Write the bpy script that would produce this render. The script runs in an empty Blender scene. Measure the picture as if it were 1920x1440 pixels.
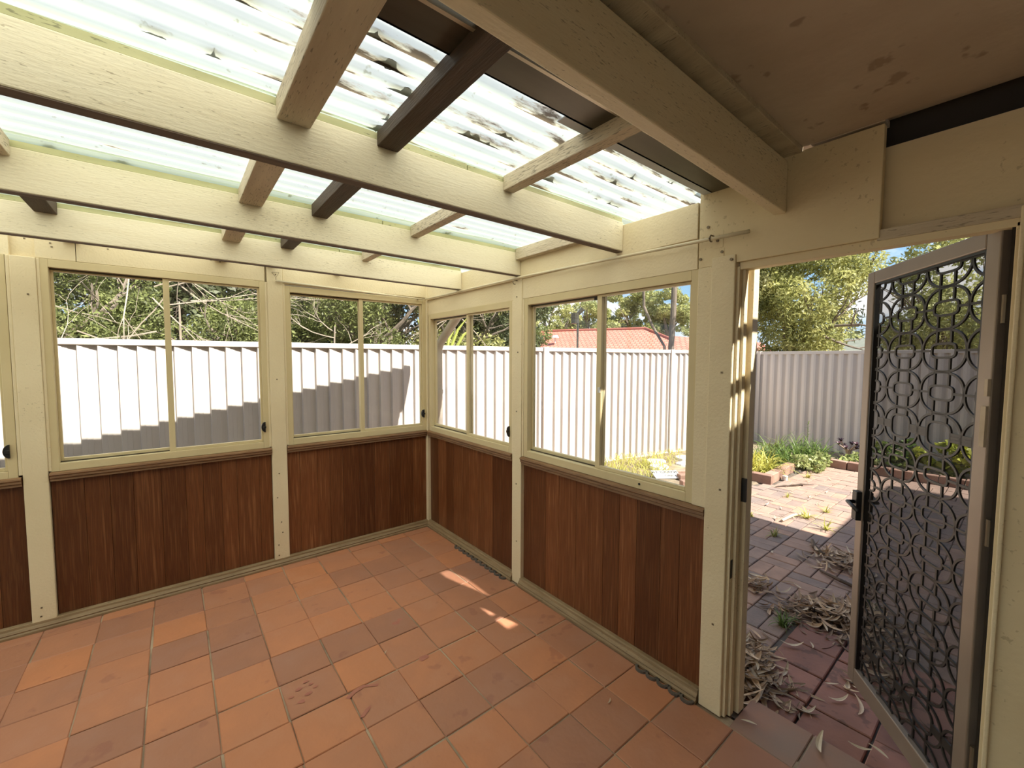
import bpy, bmesh, math, random
import numpy as np
from mathutils import Vector, Matrix
random.seed(7); rng = np.random.default_rng(7)
SC = bpy.context.scene; COL = SC.collection
PI = math.pi

# ---------------------------------------------------------------- camera
CAM = Vector((-1.8186, -3.4947, 1.5520))
YAW, PIT, ROL, FPX = math.radians(38.8369), math.radians(-3.3436), math.radians(0.2076), 787.83
fw = Vector((math.sin(YAW)*math.cos(PIT), math.cos(YAW)*math.cos(PIT), math.sin(PIT)))
rt0 = Vector((math.cos(YAW), -math.sin(YAW), 0)); up0 = rt0.cross(fw)
rt = math.cos(ROL)*rt0 + math.sin(ROL)*up0; up = -math.sin(ROL)*rt0 + math.cos(ROL)*up0
cd = bpy.data.cameras.new('camera'); cam = bpy.data.objects.new('camera', cd); COL.objects.link(cam)
cam.matrix_world = Matrix(((rt.x, up.x, -fw.x, CAM.x), (rt.y, up.y, -fw.y, CAM.y), (rt.z, up.z, -fw.z, CAM.z), (0, 0, 0, 1)))
cd.sensor_width = 36; cd.lens = FPX/1920*36; cd.clip_start = 0.02; cd.clip_end = 500
SC.camera = cam
SC.view_settings.view_transform = 'Standard'; SC.view_settings.look = 'None'
SC.view_settings.gamma = 1; SC.view_settings.use_curve_mapping = False
SC.view_settings.exposure = 0.82
SUN_STRENGTH = 7.5; SKY_STRENGTH = 0.56
SUN_DIR = Vector((-0.22, 0.83, -1.0)).normalized()

# ---------------------------------------------------------------- sky and sun
w = bpy.data.worlds.new('sky'); SC.world = w; w.use_nodes = True
nt = w.node_tree; nt.nodes.clear()
def N(nt, t, **k):
    n = nt.nodes.new(t)
    for a, b in k.items(): setattr(n, a, b)
    return n
def ramp(nt, fac, stops, interp='LINEAR'):
    r = N(nt, 'ShaderNodeValToRGB'); r.color_ramp.interpolation = interp
    e = r.color_ramp.elements
    while len(e) < len(stops): e.new(0.5)
    for i, (p, c) in enumerate(stops):
        e[i].position = p; e[i].color = (*c, 1) if len(c) == 3 else c
    if fac is not None: nt.links.new(fac, r.inputs[0])
    return r.outputs[0]
tc = N(nt, 'ShaderNodeTexCoord'); sep = N(nt, 'ShaderNodeSeparateXYZ'); nt.links.new(tc.outputs['Generated'], sep.inputs[0])
blue = ramp(nt, sep.outputs[2], [(0.0, (0.80, 0.92, 1.0)), (0.14, (0.45, 0.75, 1.05)), (0.5, (0.17, 0.42, 0.85)), (1.0, (0.12, 0.33, 0.75))])
mp = N(nt, 'ShaderNodeMapping'); mp.inputs['Scale'].default_value = (5, 5, 14); nt.links.new(tc.outputs['Generated'], mp.inputs[0])
nz = N(nt, 'ShaderNodeTexNoise'); nz.inputs['Scale'].default_value = 1.0; nz.inputs['Detail'].default_value = 7; nz.inputs['Roughness'].default_value = 0.55
nt.links.new(mp.outputs[0], nz.inputs['Vector'])
cl = ramp(nt, nz.outputs[0], [(0.46, (0, 0, 0)), (0.62, (1, 1, 1))])
mx = N(nt, 'ShaderNodeMix', data_type='RGBA'); nt.links.new(cl, mx.inputs[0]); nt.links.new(blue, mx.inputs[6]); mx.inputs[7].default_value = (1.5, 1.46, 1.42, 1)
bg = N(nt, 'ShaderNodeBackground'); bg.inputs[1].default_value = SKY_STRENGTH; nt.links.new(mx.outputs[2], bg.inputs[0])
wo = N(nt, 'ShaderNodeOutputWorld'); nt.links.new(bg.outputs[0], wo.inputs[0])
sd = bpy.data.lights.new('sun', 'SUN'); sd.energy = SUN_STRENGTH; sd.angle = math.radians(0.6); sd.color = (1.0, 0.95, 0.86)
so = bpy.data.objects.new('sun', sd); COL.objects.link(so); so.rotation_euler = SUN_DIR.to_track_quat('-Z', 'Y').to_euler(); so.location = (3, -8, 9)

# ---------------------------------------------------------------- materials
def material(name, col, col2=None, rough=0.6, scale=6.0, stretch=(1, 1, 1), rnd=0.0, bump=0.0, bscale=40.0, spots=0.0, spot_col=(0.05, 0.04, 0.03),
             spot_scale=60.0, spot_cut=0.68, metal=0.0, translucent=0.0, island=0.0, col3=None, spec=0.4, worldco=False, rndcol=None, randoff=True):
    m = bpy.data.materials.new(name); m.use_nodes = True; nt = m.node_tree; nt.nodes.clear()
    out = N(nt, 'ShaderNodeOutputMaterial'); p = N(nt, 'ShaderNodeBsdfPrincipled')
    p.inputs['Roughness'].default_value = rough; p.inputs['Metallic'].default_value = metal; p.inputs['Specular IOR Level'].default_value = spec
    tc = N(nt, 'ShaderNodeTexCoord'); oi = N(nt, 'ShaderNodeObjectInfo'); mp = N(nt, 'ShaderNodeMapping')
    mp.inputs['Scale'].default_value = stretch; nt.links.new(tc.outputs['Object'], mp.inputs[0])
    if randoff:
        mu = N(nt, 'ShaderNodeMath', operation='MULTIPLY'); mu.inputs[1].default_value = 57.0; nt.links.new(oi.outputs['Random'], mu.inputs[0])
        nt.links.new(mu.outputs[0], mp.inputs['Location'])
    nz = N(nt, 'ShaderNodeTexNoise'); nz.inputs['Scale'].default_value = scale; nz.inputs['Detail'].default_value = 6; nt.links.new(mp.outputs[0], nz.inputs['Vector'])
    c2 = col2 or tuple(x*0.75 for x in col)
    stops = [(0.3, col), (0.7, c2)] if not col3 else [(0.25, col), (0.5, c2), (0.75, col3)]
    c = ramp(nt, nz.outputs[0], stops)
    def mixc(fac, a, b, bt='MIX'):
        x = N(nt, 'ShaderNodeMix', data_type='RGBA', blend_type=bt)
        if isinstance(fac, float): x.inputs[0].default_value = fac
        else: nt.links.new(fac, x.inputs[0])
        for s, v in ((6, a), (7, b)):
            if isinstance(v, tuple): x.inputs[s].default_value = (*v, 1)
            else: nt.links.new(v, x.inputs[s])
        return x.outputs[2]
    if rnd:
        f = ramp(nt, oi.outputs['Random'], [(0.0, rndcol[0]), (0.5, rndcol[1]), (1.0, rndcol[2])] if rndcol else [(0, (1-rnd,)*3), (1, (1+rnd,)*3)])
        c = mixc(1.0, c, f, 'MULTIPLY')
    if island:
        g = N(nt, 'ShaderNodeNewGeometry'); f = ramp(nt, g.outputs['Random Per Island'], [(0, (1-island,)*3), (1, (1+island,)*3)]); c = mixc(1.0, c, f, 'MULTIPLY')
    if spots:
        n2 = N(nt, 'ShaderNodeTexNoise'); n2.inputs['Scale'].default_value = spot_scale; n2.inputs['Detail'].default_value = 3; nt.links.new(mp.outputs[0], n2.inputs['Vector'])
        n3 = N(nt, 'ShaderNodeTexNoise'); n3.inputs['Scale'].default_value = 2.2; nt.links.new(mp.outputs[0], n3.inputs['Vector'])
        ad = N(nt, 'ShaderNodeMath', operation='MULTIPLY_ADD'); nt.links.new(n3.outputs[0], ad.inputs[0]); ad.inputs[1].default_value = 0.35; nt.links.new(n2.outputs[0], ad.inputs[2])
        s = ramp(nt, ad.outputs[0], [(spot_cut+0.14, (0, 0, 0)), (spot_cut+0.2, (spots,)*3)])
        c = mixc(s, c, spot_col)
    nt.links.new(c, p.inputs['Base Color'])
    if bump:
        nb = N(nt, 'ShaderNodeTexNoise'); nb.inputs['Scale'].default_value = bscale; nb.inputs['Detail'].default_value = 4; nt.links.new(mp.outputs[0], nb.inputs['Vector'])
        b = N(nt, 'ShaderNodeBump'); b.inputs['Strength'].default_value = bump; b.inputs['Distance'].default_value = 0.01; nt.links.new(nb.outputs[0], b.inputs['Height']); nt.links.new(b.outputs[0], p.inputs['Normal'])
    sh = p.outputs[0]
    if translucent:
        t = N(nt, 'ShaderNodeBsdfTranslucent'); nt.links.new(c, t.inputs[0]); mxs = N(nt, 'ShaderNodeMixShader'); mxs.inputs[0].default_value = translucent
        nt.links.new(p.outputs[0], mxs.inputs[1]); nt.links.new(t.outputs[0], mxs.inputs[2]); sh = mxs.outputs[0]
    nt.links.new(sh, out.inputs[0])
    return m
M = {}
M['cream'] = material('cream_paint', (0.78, 0.665, 0.445), (0.72, 0.60, 0.385), 0.55, 3, (1, 1, 1), bump=0.2, bscale=90, spots=0.5, spot_col=(0.30, 0.22, 0.11), spot_scale=95, spot_cut=0.74)
M['creambeam'] = material('cream_beam_paint', (0.81, 0.72, 0.53), (0.76, 0.66, 0.465), 0.55, 5, (0.5, 3, 3), bump=0.18, bscale=60, spots=0.6, spot_col=(0.27, 0.20, 0.11), spot_scale=95, spot_cut=0.70)
M['greybeam'] = material('weathered_batten_paint', (0.66, 0.57, 0.42), (0.50, 0.41, 0.29), 0.7, 5, (4, 0.5, 4), bump=0.3, spots=0.5, spot_cut=0.64)
M['darkwood'] = material('dark_stained_timber', (0.055, 0.035, 0.022), (0.09, 0.055, 0.033), 0.65, 8, (6, 0.5, 6), bump=0.3)
M['underside'] = material('dark_brown_edge', (0.20, 0.145, 0.105), (0.13, 0.095, 0.07), 0.8, 8, (0.5, 5, 5))
M['frame'] = material('tan_window_paint', (0.66, 0.545, 0.32), (0.61, 0.50, 0.285), 0.4, 4)
M['frame_dark'] = material('bronze_track', (0.07, 0.055, 0.035), None, 0.5)
M['packer'] = material('yellow_green_packer', (0.62, 0.58, 0.33), (0.44, 0.42, 0.22), 0.7, 7, (0.6, 3, 3), spots=0.5)  # mottled yellow-green for the strips on the beam tops
M['plank'] = material('stained_cedar', (0.215, 0.078, 0.026), (0.13, 0.042, 0.014), 0.36, 9, (9, 9, 0.35), rnd=0.4, rndcol=((0.62, 0.58, 0.56), (0.95, 0.95, 0.95), (1.26, 1.28, 1.32)), bump=0.1, bscale=30, col3=(0.27, 0.115, 0.045))
M['moulding'] = material('brown_moulding', (0.26, 0.145, 0.07), (0.17, 0.085, 0.037), 0.5, 10, (0.7, 0.7, 8), bump=0.2)
M['quad'] = material('worn_floor_moulding', (0.31, 0.215, 0.115), (0.21, 0.135, 0.065), 0.6, 10, (0.7, 0.7, 9), bump=0.2, spots=0.5)
M['tile'] = material('terracotta', (0.50, 0.205, 0.105), (0.44, 0.185, 0.10), 0.6, 5, rnd=0.3, rndcol=((0.80, 0.86, 0.93), (0.97, 1.0, 1.0), (1.14, 1.08, 0.92)), bump=0.15, bscale=50, spots=0.3, spot_col=(0.20, 0.06, 0.05), spot_scale=9, spot_cut=0.69, col3=(0.46, 0.21, 0.125))
M['tile_out'] = material('outdoor_red_tile', (0.33, 0.15, 0.105), (0.24, 0.115, 0.085), 0.7, 6, rnd=0.2, bump=0.2, spots=0.5, spot_col=(0.08, 0.05, 0.04), spot_scale=14, spot_cut=0.63)
M['tile_dusty'] = material('dusty_terracotta', (0.30, 0.20, 0.15), (0.38, 0.19, 0.12), 0.75, 5, bump=0.2)
M['stain'] = material('reddish_brown_stain', (0.36, 0.125, 0.085), (0.42, 0.16, 0.10), 0.6, 30)
M['grout'] = material('sandy_grout', (0.52, 0.40, 0.27), (0.17, 0.11, 0.07), 0.9, 4, bump=0.5)
M['ceiling'] = material('stained_ceiling_sheet', (0.64, 0.54, 0.435), (0.47, 0.37, 0.285), 0.8, 2.4, bump=0.2, bscale=25, spots=0.5, spot_col=(0.2, 0.12, 0.075), spot_scale=14, spot_cut=0.70)
M['darkvoid'] = material('dark_gap_shade', (0.035, 0.026, 0.018), None, 0.9)  # near-black colour stands in for the shade in gaps and recesses
M['board'] = material('tan_wall_board', (0.76, 0.635, 0.40), (0.69, 0.56, 0.34), 0.6, 2.5, bump=0.2, spots=0.4, spot_col=(0.3, 0.2, 0.1), spot_cut=0.7)
M['metal'] = material('dull_flashing', (0.125, 0.115, 0.09), (0.07, 0.062, 0.048), 0.35, 4, (0.3, 3, 3), metal=0.55)
M['bluewhite'] = material('bluish_flashing', (0.60, 0.66, 0.72), None, 0.4)
M['lip'] = material('bright_metal_lip', (0.62, 0.57, 0.46), None, 0.35, metal=0.7)
M['black'] = material('black_plastic', (0.018, 0.017, 0.016), None, 0.4)
M['bronze'] = material('bronze_aluminium', (0.30, 0.24, 0.185), (0.25, 0.195, 0.15), 0.42, 5, metal=0.25)
M['lattice'] = material('cast_lattice', (0.022, 0.020, 0.017), (0.032, 0.029, 0.025), 0.42, 8, spec=0.35)
M['steel'] = material('screw_steel', (0.22, 0.17, 0.11), None, 0.5, metal=0.5)
M['rod'] = material('painted_rod', (0.82, 0.72, 0.50), None, 0.45)
M['fence'] = material('off_white_fence_steel', (0.62, 0.555, 0.50), (0.585, 0.525, 0.475), 0.45, 1.5, spots=0.25, spot_col=(0.4, 0.33, 0.28), spot_scale=25, spot_cut=0.74)
M['pipe'] = material('downpipe_pvc', (0.56, 0.50, 0.42), None, 0.5)
M['paver'] = material('clay_paver', (0.35, 0.24, 0.185), (0.255, 0.18, 0.145), 0.85, 9, rnd=0.25, rndcol=((0.72, 0.80, 0.88), (1.0, 1.0, 1.0), (1.25, 1.12, 1.02)), bump=0.3, bscale=60)
M['sandjoint'] = material('dark_sand_joint', (0.16, 0.13, 0.105), (0.09, 0.075, 0.06), 0.95, 6, bump=0.4)
M['soil'] = material('dry_garden_soil', (0.30, 0.235, 0.165), (0.20, 0.155, 0.105), 0.95, 3, bump=0.6, col3=(0.36, 0.31, 0.20))
M['brick'] = material('edging_brick', (0.34, 0.21, 0.155), (0.27, 0.155, 0.115), 0.85, 10, rnd=0.2, bump=0.35)
M['leaf_hedge'] = material('hedge_leaf', (0.15, 0.175, 0.065), (0.26, 0.29, 0.10), 0.5, 1.6, island=0.5, translucent=0.4, col3=(0.40, 0.42, 0.17), randoff=False)
M['leaf_dark'] = material('dark_needle_leaf', (0.09, 0.115, 0.05), (0.15, 0.165, 0.08), 0.5, 1.5, island=0.5, translucent=0.25)
M['leaf_cypress'] = material('cypress_leaf', (0.20, 0.22, 0.085), (0.42, 0.42, 0.15), 0.5, 1.9, island=0.45, translucent=0.45, col3=(0.60, 0.56, 0.27))
M['leaf_gum'] = material('gum_leaf', (0.26, 0.30, 0.14), (0.45, 0.46, 0.19), 0.45, 0.4, island=0.4, translucent=0.45, col3=(0.58, 0.55, 0.26))
M['leaf_blue'] = material('blue_gum_leaf', (0.19, 0.23, 0.14), (0.31, 0.35, 0.20), 0.45, 0.6, island=0.5, translucent=0.3)
M['bark'] = material('grey_bark', (0.26, 0.21, 0.165), (0.16, 0.125, 0.095), 0.9, 6, (3, 3, 0.6), bump=0.5)
M['twig'] = material('pale_bare_twig', (0.50, 0.42, 0.33), (0.34, 0.27, 0.20), 0.85, 6)
M['straw'] = material('yellow_strap_leaf', (0.58, 0.52, 0.13), (0.38, 0.40, 0.08), 0.5, 3, island=0.35, translucent=0.35)
M['lime'] = material('lime_strap_leaf', (0.74, 0.78, 0.22), (0.66, 0.72, 0.18), 0.5, 3, translucent=0.4)
M['grass'] = material('green_strap_leaf', (0.18, 0.26, 0.055), (0.09, 0.15, 0.03), 0.5, 3, island=0.5, translucent=0.35, col3=(0.33, 0.33, 0.10))
M['ivy'] = material('pale_ivy_leaf', (0.22, 0.30, 0.07), (0.50, 0.50, 0.24), 0.5, 8, island=0.5, translucent=0.3)
M['shrubyellow'] = material('yellow_green_shrub_leaf', (0.50, 0.50, 0.06), (0.25, 0.31, 0.04), 0.5, 4, island=0.45, translucent=0.4)
M['rosette'] = material('dark_purple_rosette', (0.05, 0.022, 0.03), (0.09, 0.035, 0.045), 0.45, 8, island=0.4)
M['stem'] = material('pinkish_stem', (0.42, 0.30, 0.23), None, 0.8)
M['dryleaf'] = material('dry_leaf', (0.58, 0.44, 0.30), (0.40, 0.28, 0.18), 0.7, 14, rnd=0.5, rndcol=((0.55, 0.5, 0.47), (1, 1, 1), (1.45, 1.5, 1.55)), island=0.45)
M['paleleaf'] = material('bleached_leaf', (0.66, 0.55, 0.40), (0.52, 0.41, 0.28), 0.65, 14, rnd=0.2)
M['rooftile'] = material('red_roof_tile', (0.52, 0.135, 0.085), (0.44, 0.11, 0.07), 0.7, 3)
M['greyroof'] = material('grey_roof_tile', (0.17, 0.18, 0.14), None, 0.8, 3)
M['wallfar'] = material('far_house_brick', (0.36, 0.22, 0.16), None, 0.8)
M['white'] = material('white_board', (0.78, 0.76, 0.72), None, 0.5)
M['ink'] = material('black_ink', (0.02, 0.02, 0.02), None, 0.6)
M['innerwall'] = material('inner_wall_paint', (0.80, 0.75, 0.64), None, 0.7)

def glass_mat():
    m = bpy.data.materials.new('window_glass'); m.use_nodes = True; nt = m.node_tree; nt.nodes.clear()
    o = N(nt, 'ShaderNodeOutputMaterial'); t = N(nt, 'ShaderNodeBsdfTransparent'); t.inputs[0].default_value = (0.95, 0.96, 0.95, 1)
    g = N(nt, 'ShaderNodeBsdfGlossy'); g.inputs['Roughness'].default_value = 0.01; lw = N(nt, 'ShaderNodeLayerWeight'); lw.inputs[0].default_value = 0.5; pw = N(nt, 'ShaderNodeMath', operation='POWER'); pw.inputs[1].default_value = 5; nt.links.new(lw.outputs['Facing'], pw.inputs[0]); f = N(nt, 'ShaderNodeMath', operation='MULTIPLY_ADD'); f.inputs[1].default_value = 0.9; f.inputs[2].default_value = 0.05; nt.links.new(pw.outputs[0], f.inputs[0])
    mx = N(nt, 'ShaderNodeMixShader'); nt.links.new(f.outputs[0], mx.inputs[0]); nt.links.new(t.outputs[0], mx.inputs[1]); nt.links.new(g.outputs[0], mx.inputs[2])
    d = N(nt, 'ShaderNodeBsdfDiffuse'); d.inputs[0].default_value = (0.7, 0.66, 0.58, 1)
    nz = N(nt, 'ShaderNodeTexNoise'); nz.inputs['Scale'].default_value = 9; nz.inputs['Detail'].default_value = 8; tcn = N(nt, 'ShaderNodeTexCoord'); nt.links.new(tcn.outputs['Object'], nz.inputs['Vector'])
    r = ramp(nt, nz.outputs[0], [(0.45, (0.005,)*3), (0.8, (0.05,)*3)])
    m2 = N(nt, 'ShaderNodeMixShader'); nt.links.new(r, m2.inputs[0]); nt.links.new(mx.outputs[0], m2.inputs[1]); nt.links.new(d.outputs[0], m2.inputs[2])
    nt.links.new(m2.outputs[0], o.inputs[0]); return m
M['glass'] = glass_mat()
def flyscreen_mat():
    m = bpy.data.materials.new('flyscreen'); m.use_nodes = True; nt = m.node_tree; nt.nodes.clear()
    o = N(nt, 'ShaderNodeOutputMaterial'); t = N(nt, 'ShaderNodeBsdfTransparent'); d = N(nt, 'ShaderNodeBsdfDiffuse'); d.inputs[0].default_value = (0.06, 0.056, 0.05, 1)
    mx = N(nt, 'ShaderNodeMixShader'); mx.inputs[0].default_value = 0.58; nt.links.new(t.outputs[0], mx.inputs[1]); nt.links.new(d.outputs[0], mx.inputs[2]); nt.links.new(mx.outputs[0], o.inputs[0]); return m
M['screen'] = flyscreen_mat()
def roof_mat():
    m = bpy.data.materials.new('translucent_roofing'); m.use_nodes = True; nt = m.node_tree; nt.nodes.clear()
    o = N(nt, 'ShaderNodeOutputMaterial'); tcn = N(nt, 'ShaderNodeTexCoord'); L = nt.links.new
    sp = N(nt, 'ShaderNodeSeparateXYZ'); L(tcn.outputs['Object'], sp.inputs[0])
    # grime that has settled in the valleys of the sheet
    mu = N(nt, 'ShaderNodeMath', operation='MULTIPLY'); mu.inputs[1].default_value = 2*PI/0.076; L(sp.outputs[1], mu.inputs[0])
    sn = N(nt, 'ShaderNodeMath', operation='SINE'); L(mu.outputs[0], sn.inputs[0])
    mp = N(nt, 'ShaderNodeMapping'); mp.inputs['Scale'].default_value = (2.2, 15, 1); L(tcn.outputs['Object'], mp.inputs[0])
    nz = N(nt, 'ShaderNodeTexNoise'); nz.inputs['Scale'].default_value = 1.6; nz.inputs['Detail'].default_value = 6; nz.inputs['Roughness'].default_value = 0.65; L(mp.outputs[0], nz.inputs['Vector'])
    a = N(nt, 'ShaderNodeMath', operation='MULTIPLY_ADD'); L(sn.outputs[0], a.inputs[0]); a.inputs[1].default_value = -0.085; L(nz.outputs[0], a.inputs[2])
    # the sheets nearest the house gutter are dirtiest
    b = N(nt, 'ShaderNodeMapRange'); b.inputs[1].default_value = -2.6; b.inputs[2].default_value = -1.9; b.inputs[3].default_value = 0.085; b.inputs[4].default_value = -0.03; L(sp.outputs[1], b.inputs[0])
    a2 = N(nt, 'ShaderNodeMath', operation='ADD'); L(a.outputs[0], a2.inputs[0]); L(b.outputs[0], a2.inputs[1])
    dirt = ramp(nt, a2.outputs[0], [(0.635, (0.84, 0.87, 0.80)), (0.67, (0.72, 0.66, 0.54)), (0.72, (0.16, 0.12, 0.085))])
    mp2 = N(nt, 'ShaderNodeMapping'); mp2.inputs['Scale'].default_value = (18, 30, 1); L(tcn.outputs['Object'], mp2.inputs[0])
    n2 = N(nt, 'ShaderNodeTexNoise'); n2.inputs['Scale'].default_value = 2; n2.inputs['Detail'].default_value = 3; L(mp2.outputs[0], n2.inputs['Vector'])
    sp2 = ramp(nt, n2.outputs[0], [(0.66, (1, 1, 1)), (0.74, (0.68, 0.66, 0.56))])
    mm = N(nt, 'ShaderNodeMix', data_type='RGBA', blend_type='MULTIPLY'); mm.inputs[0].default_value = 1; L(dirt, mm.inputs[6]); L(sp2, mm.inputs[7])
    vshade = ramp(nt, None, [(0.0, (0.70, 0.73, 0.66)), (0.16, (0.80, 0.83, 0.77)), (0.42, (1, 1, 1))]); mr = N(nt, 'ShaderNodeMapRange'); mr.inputs[1].default_value = -1; mr.inputs[2].default_value = 1; L(sn.outputs[0], mr.inputs[0]); L(mr.outputs[0], vshade.node.inputs[0])  # valley tone painted darker to deepen the shading of the corrugations
    m4 = N(nt, 'ShaderNodeMix', data_type='RGBA', blend_type='MULTIPLY'); m4.inputs[0].default_value = 1; L(mm.outputs[2], m4.inputs[6]); L(vshade, m4.inputs[7]); mm = m4
    t = N(nt, 'ShaderNodeBsdfTranslucent'); L(mm.outputs[2], t.inputs[0]); d = N(nt, 'ShaderNodeBsdfPrincipled'); d.inputs['Roughness'].default_value = 0.35; L(mm.outputs[2], d.inputs['Base Color'])
    mx = N(nt, 'ShaderNodeMixShader'); mx.inputs[0].default_value = 0.72; L(d.outputs[0], mx.inputs[1]); L(t.outputs[0], mx.inputs[2]); L(mx.outputs[0], o.inputs[0])
    return m
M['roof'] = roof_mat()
def farroof_mat():
    m = M['rooftile']; nt = m.node_tree; L = nt.links.new
    p = [n for n in nt.nodes if n.type == 'BSDF_PRINCIPLED'][0]; tcn = N(nt, 'ShaderNodeTexCoord')
    wv = N(nt, 'ShaderNodeTexBrick'); wv.offset = 0.5; wv.inputs['Scale'].default_value = 1; wv.inputs['Brick Width'].default_value = 0.30; wv.inputs['Row Height'].default_value = 0.33; wv.inputs['Mortar Size'].default_value = 0.035
    wv.inputs['Color1'].default_value = (0.64, 0.235, 0.165, 1); wv.inputs['Color2'].default_value = (0.56, 0.19, 0.13, 1); wv.inputs['Mortar'].default_value = (0.33, 0.105, 0.07, 1)
    L(tcn.outputs['UV'], wv.inputs['Vector']); L(wv.outputs['Color'], p.inputs['Base Color'])
farroof_mat()

# ---------------------------------------------------------------- helpers
def W(o):
    v = Vector((0, 0, 0))
    while o is not None: v += o.location; o = o.parent
    return v
def setp(o, label=None, cat=None, group=None, kind=None):
    if label: o['label'] = label
    if cat: o['category'] = cat
    if group: o['group'] = group
    if kind: o['kind'] = kind
    return o
def empty(name, loc, label=None, cat=None, group=None, kind=None):
    o = bpy.data.objects.new(name, None); o.empty_display_size = 0.1; COL.objects.link(o); o.location = loc
    return setp(o, label, cat, group, kind)
def link(name, me, parent=None, loc=(0, 0, 0), rot=None, bevel=0.0):
    o = bpy.data.objects.new(name, me); COL.objects.link(o)
    if parent is not None: o.parent = parent; o.location = Vector(loc) - W(parent)
    else: o.location = loc
    if rot is not None: o.rotation_euler = rot
    if bevel:
        b = o.modifiers.new('bevel', 'BEVEL'); b.width = bevel; b.segments = 2; b.limit_method = 'ANGLE'
    return o
class MB:
    def __init__(s): s.v = []; s.f = []
    def add(s, vs, fs):
        n = len(s.v); s.v += [tuple(v) for v in vs]; s.f += [tuple(i+n for i in f) for f in fs]; return s
    def box(s, a, b):
        x0, x1 = sorted((a[0], b[0])); y0, y1 = sorted((a[1], b[1])); z0, z1 = sorted((a[2], b[2]))
        return s.add([(x0, y0, z0), (x1, y0, z0), (x1, y1, z0), (x0, y1, z0), (x0, y0, z1), (x1, y0, z1), (x1, y1, z1), (x0, y1, z1)],
                     [(0, 3, 2, 1), (4, 5, 6, 7), (0, 1, 5, 4), (1, 2, 6, 5), (2, 3, 7, 6), (3, 0, 4, 7)])
    def obox(s, c, ax, ay, az, h):   # oriented box: centre, three unit axes, half sizes
        c = Vector(c); vs = []
        for k in (-1, 1):
            for i, j in ((-1, -1), (1, -1), (1, 1), (-1, 1)): vs.append(c + ax*(i*h[0]) + ay*(j*h[1]) + az*(k*h[2]))
        return s.add(vs, [(0, 3, 2, 1), (4, 5, 6, 7), (0, 1, 5, 4), (1, 2, 6, 5), (2, 3, 7, 6), (3, 0, 4, 7)])
    def tube(s, pts, r, n=8, cap=True):
        pts = [Vector(p) for p in pts]; rr = r if hasattr(r, '__len__') else [r]*len(pts); rings = []; vs = []
        pref = None
        for i, p in enumerate(pts):
            t = (pts[min(i+1, len(pts)-1)] - pts[max(i-1, 0)]).normalized()
            a = pref - t*pref.dot(t) if pref is not None else t.orthogonal()
            a = a.normalized() if a.length > 1e-6 else t.orthogonal().normalized(); pref = a; b = t.cross(a)
            for k in range(n): vs.append(p + (a*math.cos(2*PI*k/n) + b*math.sin(2*PI*k/n))*rr[i])
        fs = []
        for i in range(len(pts)-1):
            for k in range(n): fs.append((i*n+k, i*n+(k+1) % n, (i+1)*n+(k+1) % n, (i+1)*n+k))
        if cap: fs += [tuple(reversed(range(n))), tuple(range((len(pts)-1)*n, len(pts)*n))]
        return s.add(vs, fs)
    def sweep(s, pts, nrm, w, t, closed=False):   # flat bar of width w and thickness t following pts, normal nrm
        pts = [Vector(p) for p in pts]; n = len(pts); vs = []
        for i in range(n):
            a = pts[(i-1) % n] if closed or i > 0 else pts[i]; b = pts[(i+1) % n] if closed or i < n-1 else pts[i]
            tg = (b-a).normalized(); sd = tg.cross(nrm).normalized()
            for p, q in ((-1, -1), (1, -1), (1, 1), (-1, 1)): vs.append(pts[i] + sd*(p*w/2) + nrm*(q*t/2))
        fs = []
        for i in range(n if closed else n-1):
            j = (i+1) % n
            for k in range(4): fs.append((i*4+k, i*4+(k+1) % 4, j*4+(k+1) % 4, j*4+k))
        if not closed: fs += [(0, 3, 2, 1), tuple((n-1)*4+k for k in range(4))]
        return s.add(vs, fs)
    def mesh(s, mat, smooth=False):
        me = bpy.data.meshes.new('m'); me.from_pydata(s.v, [], s.f); me.materials.append(mat)
        bm = bmesh.new(); bm.from_mesh(me); bmesh.ops.recalc_face_normals(bm, faces=bm.faces); bm.to_mesh(me); bm.free()
        if smooth: me.polygons.foreach_set('use_smooth', [True]*len(me.polygons))
        me.update(); return me
    def build(s, name, mat, parent=None, bevel=0.0, smooth=False):
        return link(name, s.mesh(mat, smooth), parent, bevel=bevel)
def quads(verts, mat, k=4):
    """Fast mesh of separate k-gons, verts (N,k,3)."""
    verts = np.asarray(verts, dtype=np.float32); n = len(verts); me = bpy.data.meshes.new('m')
    me.vertices.add(n*k); me.vertices.foreach_set('co', verts.reshape(-1)); me.loops.add(n*k); me.polygons.add(n)
    me.loops.foreach_set('vertex_index', np.arange(n*k, dtype=np.int32)); me.polygons.foreach_set('loop_start', np.arange(0, n*k, k, dtype=np.int32))
    me.update(calc_edges=True); me.materials.append(mat); return me
# the two window walls: A lies in y=0, B in x=0; u runs along the wall, d points out of the room
def P(pl, u, d, z): return (u, d, z) if pl == 'A' else (d, u, z)
def wbox(mb, pl, u0, u1, d0, d1, z0, z1): return mb.box(P(pl, u0, d0, z0), P(pl, u1, d1, z1))
def wprof(mb, pl, u0, u1, prof):
    n = len(prof); vs = [P(pl, u0, d, z) for d, z in prof] + [P(pl, u1, d, z) for d, z in prof]
    fs = [(i, (i+1) % n, n+(i+1) % n, n+i) for i in range(n)] + [tuple(range(n)), tuple(range(n, 2*n))]
    return mb.add(vs, fs)
def px(x, y, z):    # where a world point falls in the 1920x1440 frame (used to sort pieces by size only)
    d = Vector((x, y, z)) - CAM; zz = d.dot(fw)
    return (960+FPX*d.dot(rt)/zz, 720-FPX*d.dot(up)/zz) if zz > 0.05 else (-9999, -9999)

# ================================================================ STRUCTURE
XL, YB = -6.2, -4.7          # left end wall and house wall behind the camera
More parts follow.
